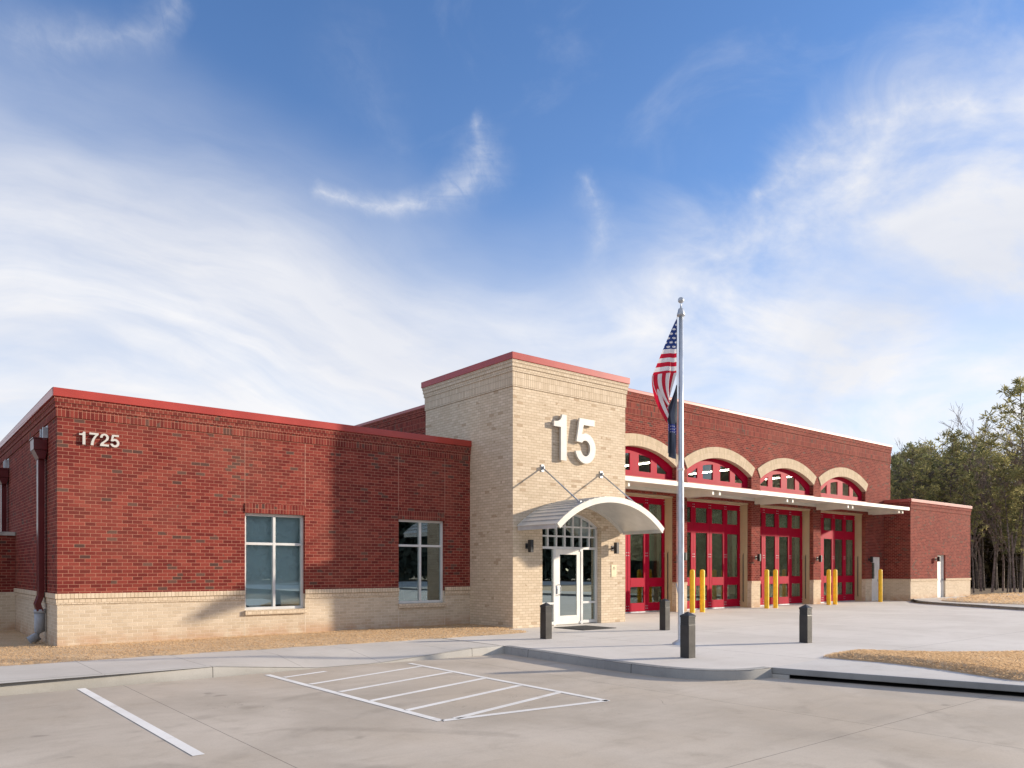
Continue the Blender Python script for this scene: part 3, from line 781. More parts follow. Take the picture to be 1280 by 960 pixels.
# arched head and transom grid as one frame
hd = MB(); n = 26
for i in range(n):
    a, b = L + (Rr - L) * i / n, L + (Rr - L) * (i + 1) / n
    ia, ib = min(max(a, L + .075), Rr - .075), min(max(b, L + .075), Rr - .075)
    A_, B_, C_, D_ = (a, ARC(a)), (b, ARC(b)), (ib, inner(ib)), (ia, inner(ia))
    hd.face([(p[0], y0, p[1]) for p in (A_, B_, C_, D_)][::-1]); hd.face([(D_[0], y0, D_[1]), (C_[0], y0, C_[1]), (C_[0], y1, C_[1]), (D_[0], y1, D_[1])])
hd.box(L, L + .075, y0, y1, 0, 2.80); hd.box(Rr - .075, Rr, y0, y1, 0, 2.80)
cxs = [11.86, 12.19, 12.52, 12.845, 13.18, 13.51]
hd.box(L + .075, Rr - .075, y0, y1, 2.185, 2.255)
for z in (2.53, 2.81): hd.box(L + .075, Rr - .075, y0 + .002, y1, z, z + .045)
for x in cxs: hd.box(x - .024, x + .024, y0 + .001, y1, 2.256, inner(x) - .001)
hd.box(12.075, 12.155, y0, y1, 0, 2.185); hd.box(13.16, 13.24, y0, y1, 0, 2.185)
for a, b in ((L + .075, 12.075), (13.24, Rr - .075)):
    hd.box(a, b, y0, y1, .02, .11); hd.box(a, b, y0, y1, .60, .66)
fr_o = hd.build('entrance_frame', M['alum'], ST, bevel=.003)
ed = MB(); dx0, dx1 = 12.16, 13.155; dy0, dy1 = EY + .015, EY + .06
ed.box(dx0, dx0 + .17, dy0, dy1, .015, 2.18); ed.box(dx1 - .15, dx1, dy0, dy1, .015, 2.18)
ed.box(dx0 + .17, dx1 - .15, dy0, dy1, 2.03, 2.18); ed.box(dx0 + .17, dx1 - .15, dy0, dy1, .015, .265)
ed_o = ed.build('entrance_door', M['white'], ST, bevel=.003)
MB().box(dx0 + .17, dx1 - .15, EY + .035, EY + .041, .265, 2.03).build('pane', M['doorglass'], ed_o)
hb = MB(); hx = dx0 + .11
hb.tube([(hx, dy0, 1.16), (hx, dy0 - .06, 1.16), (hx + .03, dy0 - .06, 1.10), (hx + .03, dy0 - .06, .93), (hx, dy0 - .06, .87), (hx, dy0, .87)], .014, 8)
hb.box(hx - .10, hx - .03, dy0 - .012, dy0, .90, 1.13)
hb.build('door_pull', M['galv'], ed_o)
MB().box(hx - .075, hx - .05, dy0 - .02, dy0 - .012, 1.0, 1.04).build('lock_cylinder', M['black'], ed_o)
for z in (.03, 2.13): MB().box(dx1 - .04, dx1 + .03, dy0 - .02, dy0, z, z + .05).build('hinge', M['galv'], ed_o)
gp = MB()
for a, b in ((L + .075, 12.075), (13.24, Rr - .075)): gp = MB(); gp.box(a, b, EY + .05, EY + .056, .11, .60); gp.build('pane', M['doorglass'], fr_o); gp = MB(); gp.box(a, b, EY + .05, EY + .056, .66, 2.185); gp.build('pane', M['doorglass'], fr_o)
tg = MB(); panel(tg, L + .075, Rr - .075, 2.255, inner, EY + .05); tg.build('transom_glass', M['doorglass'], fr_o)
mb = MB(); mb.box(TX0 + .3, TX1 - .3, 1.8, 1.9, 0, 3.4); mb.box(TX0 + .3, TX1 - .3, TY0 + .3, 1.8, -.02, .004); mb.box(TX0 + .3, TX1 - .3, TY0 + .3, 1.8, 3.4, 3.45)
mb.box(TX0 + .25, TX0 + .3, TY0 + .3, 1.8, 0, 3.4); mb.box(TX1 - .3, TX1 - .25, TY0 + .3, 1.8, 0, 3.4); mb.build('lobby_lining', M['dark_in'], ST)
# --- apparatus bays
PIT = 4.8725; opens = []
for k in range(4): opens.append((16.128 + k * PIT, 16.128 + k * PIT + 4.235))
lower = [(a, b, -.2, 4.34) for a, b in opens] + [(35.62, 36.50, -.2, 2.21)]
base = [o for o in lower]
mb = MB(); panel(mb, TX1, AX0, 1.105, 4.88, BY, lower, .19)
arcs = []
for a, b in opens:
    f, R_, zc = arch((a + b) / 2, (b - a) / 2, 5.43, .58); arcs.append((f, R_, zc))
panel(mb, TX1, BX1, 4.88, 7.10, BY, [(a, b, 4.93, f[0]) for (a, b), f in zip(opens, arcs)], .22, seg=28)
panel(mb, BY, 20, 0.0, 7.10, BX0, (), 0, 'x'); panel(mb, BY, 20, 0.0, 7.10, BX1, (), 0, 'x'); panel(mb, BX0, BX1, 0, 7.1, 20)
mb.build('bay_brick_wall', M['red'], ST)
solid = [(TX1, opens[0][0])] + [(opens[k][1], opens[k + 1][0]) for k in range(3)] + [(opens[3][1], 35.62), (36.50, AX0)]
for a, b in solid:
    MB().box(a, b, BY - .02, BY + .19, 1.0, 1.105).build('water_table', M['tan_hdr'], ST)
    MB().box(a, b, BY, BY + .19, -.2, .999).build('bay_base_wall', M['tan'], ST)
def bband(z0, z1, out, mat, name):
    mb = MB(); mb.box(BX0 - out, BX1 + out, BY - out, 20 + out, z0, z1); return mb.build(name, mat, ST)
bband(7.101, 7.34, .02, M['red_sol'], 'soldier_course'); bband(7.341, 7.58, .0205, M['red_sol'], 'soldier_course')
bband(7.581, 7.72, .04, M['red_hdr'], 'corbel_course'); bband(7.721, 7.86, .055, M['red_hdr'], 'corbel_course')
mb = MB(); mb.box(BX0 - .085, BX1 + .085, BY - .085, 20.085, 7.861, BZ); mb.build('coping', M['copingb'], ST, bevel=.02)
for k, (a, b) in enumerate(opens):
    c = (a + b) / 2; f, R_, zc = arcs[k]
    # tan arch ring, standing a little proud
    rg = MB(); n = 40; th0 = math.asin((b - a) / 2 / R_) + .0
    for i in range(n):
        t0, t1 = -th0 + 2 * th0 * i / n, -th0 + 2 * th0 * (i + 1) / n
        P = lambda t, r, y: (c + r * math.sin(t), y, zc + r * math.cos(t))
        r0, r1 = R_ - .004, R_ + .43; Y0, Y1 = BY - .03, BY + .02
        u0, u1 = t0 * R_, t1 * R_
        rg.face([P(t0, r0, Y0), P(t1, r0, Y0), P(t1, r1, Y0), P(t0, r1, Y0)], [(u0, .0), (u1, .0), (u1, .399), (u0, .399)])
        rg.face([P(t0, r1, Y0), P(t1, r1, Y0), P(t1, r1, Y1), P(t0, r1, Y1)], [(u0, .02), (u1, .02), (u1, .08), (u0, .08)])
        rg.face([P(t0, r0, Y0), P(t1, r0, Y0), P(t1, r0, BY + .18), P(t0, r0, BY + .18)], [(u0, .02), (u1, .02), (u1, .19), (u0, .19)])
    for t in (-th0, th0): rg.face([P(t, r0, Y0), P(t, r1, Y0), P(t, r1, Y1), P(t, r0, Y1)])
    rg.build('arch_ring', M['tan_ring'], ST)
    # arched red window
    aw = MB(); Yw = BY + .19
    def tops(p0, p1, e0, e1):
        return lambda x: e0 + (e1 - e0) * (x - p0) / (p1 - p0)
    panes = [(a + .30, a + .88, 5.15, tops(a + .30, a + .88, 5.22, f(a + .88) - .26)), (a + 1.22, a + 1.88, 5.15, lambda x: f(x) - .24),
             (b - 1.88, b - 1.22, 5.15, lambda x: f(x) - .24), (b - .88, b - .30, 5.15, tops(b - .30, b - .88, 5.22, f(b - .88) - .26))]
    panel(aw, a, b, 4.93, f, Yw, panes, .06, seg=8)
    w = aw.build('arched_window', M['door_red'], ST)
    for p in panes:
        g_ = MB(); panel(g_, p[0], p[1], 5.15, p[3], Yw + .04); g_.build('pane', M['archglass'], w)
    ms = MB(); ms.box(a, b, BY - .03, BY + .19, 4.885, 4.928); ms.build('sill', M['copingb'], ST, bevel=.004)
    # steel jamb liner
    jl = MB(); jl.box(a, a + .03, BY + .191, 1.02, -.02, 4.34); jl.box(b - .03, b, BY + .191, 1.02, -.02, 4.34); jl.box(a + .03, b - .03, BY + .14, 1.02, 4.28, 4.33)
    jl.build('jamb_liner', M['tanpaint'], ST)
    # four fold door
    dr = MB(); X0 = a + .03; LW = (4.235 - .06) / 4; y0, y1 = 1.0, 1.055
    rows = [(.36, .95), (1.28, 3.05), (3.45, 4.04)]
    leafs = []
    root = None
    fm = MB(); fm.box(a + .03, b - .03, 1.08, 1.12, 4.24, 4.28); root = fm.build('bay_door', M['door_red'], ST)
    for q in range(4):
        lf = MB(); l0, l1 = X0 + q * LW + (.012 if q in (2,) else .004), X0 + (q + 1) * LW - (.012 if q in (1,) else .004); s = .142
        lf.box(l0, l0 + s, y0, y1, .05, 4.27); lf.box(l1 - s, l1, y0, y1, .05, 4.27)
        for z0, z1 in ((.05, .36), (.95, 1.28), (3.05, 3.45), (4.04, 4.27)): lf.box(l0 + s, l1 - s, y0, y1, z0, z1)
        for z0, z1 in ((.95, 1.28),): lf.box(l0 + s + .0, l1 - s, y0 - .006, y0, z0 + .03, z1 - .03)
        lf.cur = 1
        for zz in (.2, 2.15, 4.12):
            for dz in (-.05, .05):
                for xx in (l0 + .04, l1 - .04): lf.tube([(xx, y0 + .002, zz + dz), (xx, y0 - .016, zz + dz)], .016, 6)
        lo = lf.build('door_leaf', [M['door_red'], M['galv']], root)
        for z0, z1 in rows: MB().box(l0 + s, l1 - s, y0 + .022, y0 + .030, z0, z1).build('pane', M['bayglass'], lo)
    MB().box(c - .010, c + .010, 1.012, 1.05, .05, 4.27).build('meeting_seal', M['door_gap'], root)
    MB().box(a + .03, b - .03, .99, 1.07, .0, .045).build('threshold', M['galv'], root)
    MB().box(a - .0, b, BY + .19, 1.6, 4.9, 4.92).build('ledge', M['dark_in'], ST)
    gb = MB(); gb.tube([(b - .035, BY + .36, .25), (b - .06, BY + .36, .30), (b - .06, BY + .36, 2.2), (b - .035, BY + .36, 2.25)], .018, 6); gb.build('guard_bar', M['bronze'], root)
# interior shell seen through the doors
mb = MB(); mb.box(BX0 + .1, BX1 - .1, 13.0, 13.1, 0, 7.5); mb.box(BX0 + .1, BX0 + .2, .75, 13, 0, 7.5); mb.box(BX1 - .2, BX1 - .1, .75, 13, 0, 7.5); mb.build('interior_wall', M['inner'], ST)
mb = MB(); mb.box(BX0 + .1, BX1 - .1, 1.07, 13.0, -.1, .012); mb.build('interior_floor', M['innerfloor'], ST)
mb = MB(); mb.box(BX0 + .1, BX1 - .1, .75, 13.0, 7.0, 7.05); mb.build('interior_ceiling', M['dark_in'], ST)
mb = MB(); mb.face([(BX0, BY, 7.8), (BX1, BY, 7.8), (BX1, 20, 7.8), (BX0, 20, 7.8)]); mb.build('roof', M['roof'], ST)
# service door in the corner
sd_ = MB(); sd_.box(35.66, 36.46, BY + .07, BY + .115, .01, 2.17); so_ = sd_.build('service_door', M['whited'], ST, label='white steel door with a narrow grey glass pane')
MB().box(35.72, 36.02, BY + .055, BY + .069, 1.12, 1.92).build('pane', M['bayglass'], so_)
MB().box(36.36, 36.40, BY + .02, BY + .07, .96, 1.08).build('handle', M['galv'], so_)
fr = MB(); fr.box(35.622, 35.66, BY + .03, BY + .13, .0, 2.205); fr.box(36.46, 36.498, BY + .03, BY + .13, .0, 2.205); fr.box(35.66, 36.46, BY + .03, BY + .13, 2.17, 2.205); fr.build('door_frame', M['whited'], so_)
# --- annex
adoor = (40.06, 41.06, -.2, 2.35)
mb = MB(); panel(mb, AX0, AX1, 1.0, 4.60, AY, [adoor], .19); panel(mb, AY, BY, 1.0, 4.6, AX0, (), 0, 'x'); panel(mb, AY, 14, 1.0, 4.6, AX1, (), 0, 'x'); panel(mb, BX1, AX1, 0, 4.6, 14)
mb.build('annex_brick_wall', M['red'], ST)
mb = MB(); panel(mb, AX0, AX1, -.2, 1.0, AY, [adoor], .19); panel(mb, AY, BY, -.2, 1.0, AX0, (), 0, 'x'); panel(mb, AY, 14, -.2, 1.0, AX1, (), 0, 'x'); mb.build('annex_base_wall', M['tan'], ST)
mb = MB(); mb.box(AX0 - .03, 40.06, AY - .03, AY + .02, 1.0, 1.105); mb.box(41.06, AX1 + .03, AY - .03, AY + .02, 1.0, 1.105); mb.box(AX0 - .03, AX0 + .02, AY + .02, BY, 1.0, 1.105); mb.box(AX1 - .02, AX1 + .03, AY + .02, 14, 1.0, 1.105); mb.build('water_table', M['tan_hdr'], ST)
def lshape(o, z0, z1):
    m_ = MB(); m_.prism([(AX0 - o, AY - o), (AX1 + o, AY - o), (AX1 + o, 14 + o), (BX1 + .09, 14 + o), (BX1 + .09, BY - .09), (AX0 - o, BY - .002)], lambda p: (p[0], p[1], z0), lambda p: (p[0], p[1], z1)); return m_
mb = lshape(.02, 4.601, 4.80); mb.build('soldier_course', M['red_sol'], ST)
mb = lshape(.04, 4.801, 4.95); mb.build('corbel_course', M['red_hdr'], ST)
mb = lshape(.075, 4.951, AZ_); mb.build('coping', M['copingb'], ST, bevel=.012)
ad = MB(); ad.box(40.10, 41.02, AY + .13, AY + .18, .02, 2.31); ao = ad.build('service_door', M['whited'], ST, label='plain white steel door in the end block')
MB().box(40.9, 40.95, AY + .08, AY + .13, .98, 1.10).build('handle', M['galv'], ao)
fr = MB(); fr.box(40.062, 40.10, AY + .09, AY + .19, 0, 2.348); fr.box(41.02, 41.058, AY + .09, AY + .19, 0, 2.348); fr.box(40.10, 41.02, AY + .09, AY + .19, 2.31, 2.348); fr.build('door_frame', M['whited'], ao)
# --- entrance canopy (barrel vault on rods)
cyF, cyB = -3.60, TY0 - .003; cc = 12.665; hw = 2.10
cf, cR, cz = arch(cc, hw, 2.775, .80)
th0 = math.asin(hw / cR); can = MB(); n = 36
Pc = lambda t, r, y: (cc + r * math.sin(t), y, cz + r * math.cos(t))
for i in range(n):
    t0, t1 = -th0 + 2 * th0 * i / n, -th0 + 2 * th0 * (i + 1) / n
    can.face([Pc(t0, cR - .05, cyF + .04), Pc(t1, cR - .05, cyF + .04), Pc(t1, cR - .05, cyB), Pc(t0, cR - .05, cyB)], smooth=True)
    can.face([Pc(t0, cR - .012, cyF + .04), Pc(t1, cR - .012, cyF + .04), Pc(t1, cR - .012, cyB), Pc(t0, cR - .012, cyB)], smooth=True)
can_o = can.build('entrance_canopy', M['canopy'], ST)
rim = MB()
for Y0, Y1, r0, r1 in ((cyF, cyF + .055, cR - .155, cR + .004), (cyB - .05, cyB, cR - .13, cR)):
    for i in range(n):
        t0, t1 = -th0 + 2 * th0 * i / n, -th0 + 2 * th0 * (i + 1) / n
        for (ra, ya), (rb, yb) in (((r0, Y0), (r1, Y0)), ((r1, Y0), (r1, Y1)), ((r1, Y1), (r0, Y1)), ((r0, Y1), (r0, Y0))):
            rim.face([Pc(t0, ra, ya), Pc(t1, ra, ya), Pc(t1, rb, yb), Pc(t0, rb, yb)], smooth=False)
    for t in (-th0, th0): rim.face([Pc(t, r0, Y0), Pc(t, r1, Y0), Pc(t, r1, Y1), Pc(t, r0, Y1)])
rim.build('arched_fascia', M['cream'], can_o)
ev = MB()
for s_ in (-1, 1):
    x0, x1 = sorted((cc + s_ * hw, cc + s_ * (hw - .05))); ev.box(x0, x1, cyF + .056, cyB - .051, 2.655, 2.772)
ev.build('eave_beam', M['canopy'], can_o)
k_ = 11
for s_ in (-1, 1):
    for i in range(k_):
        t = s_ * th0 * (1 - i / k_ * .96)
        if abs(t) < .02: continue
        a0, a1 = t - .006, t + .006
        for rr0, rr1 in ((cR - .012, cR + .016),):
            MB().prism([(a0, rr0), (a1, rr0), (a1, rr1), (a0, rr1)], lambda p: Pc(p[0], p[1], cyF + .056), lambda p: Pc(p[0], p[1], cyB - .051)).build('standing_seam', M['canopy'], can_o)
for sx in (11.50, 13.83):
    rd = MB(); zt = cf(sx) + .04
    rd.tube([(sx, cyB - .03, 4.42), (sx, -3.43, zt)], .021, 8); ro = rd.build('tie_rod', M['galv'], can_o)
    pl = MB(); pl.box(sx - .05, sx + .05, cyB - .02, cyB, 4.32, 4.52); pl.box(sx - .012, sx + .012, cyB - .09, cyB - .02, 4.38, 4.47)
    pl.build('wall_plate', M['galv'], ro)
    MB().box(sx - .03, sx + .03, -3.50, -3.38, zt - .06, zt + .02).build('clevis', M['galv'], ro)
# --- flat canopy over the bays
fcY0 = -1.20; bc = MB(); bc.box(TX1 + .003, 36.0, fcY0, fcY0 + .06, 4.452, 4.605)
bc_o = bc.build('bay_canopy', M['cream'], ST, bevel=.006)
dk = MB(); dk.box(TX1 + .003, 35.98, fcY0 + .062, BY - .002, 4.545, 4.595); dk.build('canopy_deck', M['cream'], bc_o)
MB().box(TX1 + .003, 35.98, BY - .10, BY - .003, 4.44, 4.543).build('wall_angle', M['cream'], bc_o)
for k in range(5):
    xc = 15.81 + k * PIT if k < 4 else 35.30
    for s_ in (-.20, .20):
        if xc + s_ < TX1: continue
        b_ = MB(); X = xc + s_; b_.box(X - .05, X + .05, -1.10, BY - .101, 4.29, 4.543); b_.build('canopy_beam', M['cream'], bc_o, bevel=.004)
# --- downspouts on the shaded side wall
def downspout(y, top):
    d = MB(); d.box(-.17, -.05, y - .11, y + .11, 1.02, 3.98)
    for seg_ in ([(-.17, 1.04), (-.05, 1.04), (-.11, .86), (-.23, .86)], [(-.23, .86), (-.11, .86), (-.06, .70), (-.19, .70)]):
        d.prism(seg_, lambda p: (p[0], y - .105, p[1]), lambda p: (p[0], y + .105, p[1]))
    o = d.build('downspout', M['darkred'], ST, bevel=.012)
    h = MB(); h.prism([(-.17, 3.98), (-.05, 3.98), (-.012, 4.17), (-.26, 4.17)], lambda p: (p[0], y - .22, p[1]), lambda p: (p[0], y + .22, p[1]))
    h.box(-.27, -.012, y - .24, y + .24, 4.171, 4.40); h.box(-.285, -.012, y - .255, y + .255, 4.401, 4.43); h.build('conductor_head', M['darkred'], o, bevel=.006)
    sc = MB(); sc.box(-.02, -.004, y - .28, y + .2, 4.44, 4.70); sc.box(-.10, -.02, y - .25, y - .17, 4.40, 4.66); sc.box(-.10, -.02, y + .08, y + .16, 4.40, 4.66); sc.build('scupper', M['galv'], o)
    b_ = MB(); b_.tube([(-.125, y, .72), (-.125, y, .26), (-.16, y, .16), (-.32, y, .06)], .10, 14); b_.tube([(-.125, y, .74), (-.125, y, .66)], .112, 14); b_.build('drain_boot', M['pvc'], o)
downspout(1.32, 4.4); downspout(7.75, 4.4)
# screen wall running off the side wall
swl = thing('screen_wall', (-1.5, 6.35, 0), 'low red and tan brick screen wall with a grey cap, in shade at the left edge', 'wall')
MB().box(-4, -.003, 6.26, 6.5, 1.0, 2.5).build('brick_face', M['red'], swl)
MB().box(-4, -.003, 6.25, 6.51, -.1, .999).build('brick_base', M['tan'], swl)
MB().box(-4.05, -.003, 6.2, 6.56, 2.501, 2.60).build('cap', M['cap'], swl, bevel=.008)

# ------------------------------------------------------------------ numbers and signs on the walls
def arcpts(cx, cy, rx, ry, a0, a1, n=16):
    return [(cx + rx * math.cos(rad(a0 + (a1 - a0) * i / n)), cy + ry * math.sin(rad(a0 + (a1 - a0) * i / n))) for i in range(n + 1)]
GL = {
 '1': [(.24, 0), (.40, 0), (.40, 1.0), (.275, 1.0), (.262, .94), (.235, .89), (.19, .855), (.13, .838), (.05, .832), (.05, .722), (.24, .722)],
 '5': [(.51, .985), (.115, .985), (.035, .46), (.165, .45)] + arcpts(.268, .325, .125, .178, 140, -150, 22) + [(.155, .262), (.015, .25)] + arcpts(.27, .325, .268, .338, 198, 452, 30) + [(.215, .648), (.175, .635), (.222, .845), (.51, .845)],
 '7': [(.02, .985), (.54, .985), (.54, .86), (.42, .70), (.33, .50), (.275, .27), (.25, 0), (.095, 0), (.12, .24), (.18, .47), (.27, .67), (.37, .835), (.02, .835)],
 '2': [(.02, .66)] + arcpts(.275, .70, .25, .30, 178, -28, 22) + [(.44, .46), (.36, .37), (.27, .27), (.215, .155), (.53, .155), (.53, 0), (.015, 0)] + [(.03, .13), (.08, .24), (.17, .345), (.27, .445), (.345, .545)] + arcpts(.275, .70, .105, .168, -20, 172, 16) + [(.16, .66)],
}
def digit(ch, x, y, z, h, sx, depth, parent, mat):
    bm = bmesh.new(); P = [(x + px_ * h * sx, z + pz * h) for px_, pz in GL[ch]]
    off = wloc(parent)
    vs_ = [bm.verts.new(Vector((a, y, b)) - off) for a, b in P]; f = bm.faces.new(vs_)
    r = bmesh.ops.extrude_face_region(bm, geom=[f])
    for v in [g for g in r['geom'] if isinstance(g, bmesh.types.BMVert)]: v.co.y += depth
    bmesh.ops.triangulate(bm, faces=[f for f in bm.faces if len(f.verts) > 4])
    bmesh.ops.recalc_face_normals(bm, faces=bm.faces)
    me = bpy.data.meshes.new('digit'); bm.to_mesh(me); bm.free(); me.materials.append(mat)
    o = bpy.data.objects.new('digit', me); COL.objects.link(o); o.parent = parent; return o
sn = thing('station_number', (12.8, TY0, 4.69), 'large pale metal number 15 standing off the tan brick tower above the entrance canopy', 'number sign')
digit('1', 11.775, TY0 - .115, 4.69, 1.30, 1.06, .07, sn, M['digit']); digit('5', 12.665, TY0 - .115, 4.69, 1.30, 1.18, .07, sn, M['digit'])
for x, z in ((12.2, 5.0), (12.2, 5.7), (12.85, 5.6), (13.25, 4.82)):
    MB().tube([(x, TY0 - .066, z), (x, TY0, z)], .012, 6).build('standoff_pin', M['galv'], sn)
hn = thing('house_number', (.8, 0, 4.2), 'small white metal house number 1725 on the red brick near the left corner', 'number sign')
for ch, x in zip('1725', (.375, .575, .775, .975)): digit(ch, x, -.05, 4.205, .265, 1.25, .03, hn, M['digit'])
pq = thing('wall_plaque', (14.375, TY0, 1.37), 'small cream plaque with a dark symbol on the tan brick right of the entrance door', 'plaque')
MB().box(14.265, 14.485, TY0 - .014, TY0 - .001, 1.37, 1.74).build('plate', M['plaque'], pq, bevel=.003)
sg = MB(); yy = TY0 - .017
sg.prism([(14.35, 1.645), (14.40, 1.645), (14.395, 1.665), (14.375, 1.69), (14.355, 1.665)], lambda p: (p[0], yy, p[1]), lambda p: (p[0], TY0 - .0145, p[1]))
sg.box(14.32, 14.43, yy, TY0 - .0145, 1.605, 1.622); sg.build('symbol', M['black'], pq)

# ------------------------------------------------------------------ wall lamps
def lamp(x, y, z, label, w=.11, h=.34, grp='black wall lamps'):
    t = thing('wall_lamp', (x, y, z), label, 'wall lamp', grp)
    MB().box(x - w / 2, x + w / 2, y - .22, y - .10, z - h / 2, z + h / 2).build('housing', M['black'], t, bevel=.008)
    b_ = MB(); b_.tube([(x, y - .10, z), (x, y - .012, z)], .03, 8); b_.build('arm', M['black'], t)
    MB().lathe((0, 0, 0), [(0, 0)]) if False else None
    p_ = MB(); p_.box(x - .06, x + .06, y - .014, y - .001, z - .075, z + .075); p_.build('back_plate', M['black'], t, bevel=.006)
lamp(10.94, TY0, 2.24, 'black box wall lamp left of the glass entrance door, under the canopy eave')
lamp(14.33, TY0, 2.24, 'black box wall lamp right of the glass entrance door, above the cream plaque')
for x, l in ((20.68, 'black wall lamp on the brick pier behind the flagpole'), (25.55, 'black wall lamp on the brick pier between the second and third bay doors'),
             (30.43, 'black wall lamp on the brick pier between the third and fourth bay doors'), (35.28, 'black wall lamp on the brick pier beside the white corner door')):
    lamp(x, BY - .02 if False else BY, 2.08, l, .10, .30)
lamp(39.85, AY, 2.12, 'black wall lamp beside the white door of the end block', .12, .26)

# ------------------------------------------------------------------ bollards, mat
def light_bollard(x, y, label):
    t = thing('light_bollard', (x, y, 0), label, 'bollard', 'black square light bollards on the plaza'); s = .098
    zt = .735
    MB().box(x - s, x + s, y - s, y + s, -.02, zt - .13).build('post', M['bronze'], t, bevel=.006)
    lv = MB(); lv.box(x - s * .94, x + s * .94, y - s * .94, y + s * .94, zt - .13, zt)
    for i in range(4): lv.box(x - s, x + s, y - s, y + s, zt - .122 + i * .033, zt - .112 + i * .033)
    lv.build('louvre', M['black'], t)
    c_ = MB(); q = s + .004
    c_.box(x - q, x + q, y - q, y + q, zt, zt + .035)
    for (a, b) in (((-q, -q), (q, -q)), ((q, -q), (q, q)), ((q, q), (-q, q)), ((-q, q), (-q, -q))):
        c_.face([(x + a[0], y + a[1], zt + .035), (x + b[0], y + b[1], zt + .035), (x, y, zt + .105)])
    c_.build('pyramid_cap', M['black'], t)
light_bollard(9.13, -4.77, 'black square light bollard left of the entrance, beside the tip of the dry grass')
light_bollard(13.25, -4.86, 'black square light bollard in front of the first bay door, right of the entrance canopy')
light_bollard(8.59, -9.25, 'black square light bollard in front of the flagpole, nearest the rounded curb')
light_bollard(12.9, -9.08, 'black square light bollard standing alone before the dry grass island')
YL = [(20.38, 'left yellow bollard of the pair at the pier right of the flagpole'), (20.98, 'right yellow bollard of the pair at the pier right of the flagpole'),
      (25.22, 'left yellow bollard of the pair before the pier of the third bay door'), (25.86, 'right yellow bollard of the pair before the pier of the third bay door'),
      (30.12, 'left yellow bollard of the pair before the fourth bay door'), (30.68, 'right yellow bollard of the pair before the fourth bay door'),
      (35.0, 'single yellow bollard in front of the white corner door')]
first = None
for i, (x, l) in enumerate(YL):
    if first is None:
        first = thing('yellow_bollard', (x, -.25, 0), l, 'bollard', 'tall yellow pipe bollards before the bay piers')
        R_ = .093
        MB().lathe((x, -.25, 0), [(R_, -.02), (R_, 1.52)] + [(R_ * math.cos(rad(a)), 1.52 + R_ * .85 * math.sin(rad(a))) for a in range(15, 91, 15)], 24).build('sleeve', M['yellow'], first)
    else:
        o = copy_tree(first); o.location = (x, -.25, 0); o['label'] = l
mt = MB(); mt.box(11.5, 12.72, -3.62, -2.45, .002, .016)
for i in range(22): mt.box(11.54, 12.68, -3.58 + i * .051, -3.555 + i * .051, .016, .020)
tag(mt.build('door_mat', M['mat'], None, bevel=0), 'dark ribbed door mat on the concrete before the glass entrance door', 'door mat')

# ------------------------------------------------------------------ flagpole and flags
FX, FY = 10.47, -7.6
fp = thing('flagpole', (FX, FY, 0), 'tall brushed aluminium flagpole with a ball finial standing on the plaza', 'flagpole')
MB().lathe((FX, FY, 0), [(.064, -.02), (.064, 2.5), (.056, 4.5), (.046, 7.02), (0, 7.02)], 20).build('shaft', M['pole'], fp)
MB().lathe((FX, FY, 0), [(.19, .002), (.185, .03), (.12, .075), (.068, .10), (.064, .11)], 24).build('flash_collar', M['pole'], fp)
MB().lathe((FX, FY, 0), [(.03, 7.02), (.085, 7.03), (.085, 7.07), (.07, 7.11), (.055, 7.18), (.02, 7.20), (.014, 7.26), (.014, 7.28)], 18).build('truck', M['galv'], fp)
MB().lathe((FX, FY, 7.365), [(.065 * math.sin(rad(a)), -.065 * math.cos(rad(a))) for a in range(0, 181, 15)], 18).build('finial_ball', M['galv'], fp)
# unit vector to the picture's left of the pole, where the flag hangs (downwind)
wl = Vector((-.80, .60, 0)); wn_ = Vector((.60, .80, 0))
hal = MB(); P0 = Vector((FX, FY, 0)); lx = wl * .075
hal.tube([tuple(P0 + lx * 1.1 + Vector((0, 0, z))) for z in (1.2, 3.0, 5.0, 7.05)], .006, 5); hal.build('halyard', M['white'], fp)
MB().tube([tuple(P0 + wl * .06 + Vector((0, 0, 1.1))), tuple(P0 + wl * .10 + Vector((0, 0, 1.3)))], .014, 6).build('cleat', M['galv'], fp)
MB().lathe((FX, FY, 3.72), [(.066, 0), (.072, .01), (.072, .04), (.064, .05)], 16).build('ring', M['white'], fp)
def flag_mat():
    m, nt, b, o = new_mat('flag_cloth'); uvn = nt.nodes.new('ShaderNodeUVMap'); u, v, _ = xyz(nt, uvn.outputs[0])
    st = (v * 13.0).floor().mod(2.0)
    c = mix(nt, st, (0.60, 0.006, 0.035), (0.86, 0.84, 0.84))
    can = u.lt(0.4) * v.gt(6.0 / 13)
    su, sv = u / 0.4 * 5.0, (v - 6.0 / 13) / (7.0 / 13) * 7.0
    row = sv.floor(); fu = (su + row.mod(2.0) * .5).fract() - .5; fv = sv.fract() - .5
    star = (fu * fu * .55 + fv * fv).sqrt().lt(.24) * (row.gt(-.5))
    bl = mix(nt, star, (0.02, 0.05, 0.22), (0.78, 0.78, 0.80))
    c = mix(nt, can, c, bl)
    nt.links.new(c, b.inputs['Base Color']); b.inputs['Roughness'].default_value = .75
    tr = nt.nodes.new('ShaderNodeBsdfTranslucent'); nt.links.new(c, tr.inputs[0])
    x = nt.nodes.new('ShaderNodeMixShader'); x.inputs[0].default_value = .3; nt.links.new(b.outputs[0], x.inputs[1]); nt.links.new(tr.outputs[0], x.inputs[2]); nt.links.new(x.outputs[0], o.inputs[0])
    return m
M['flag'] = flag_mat()
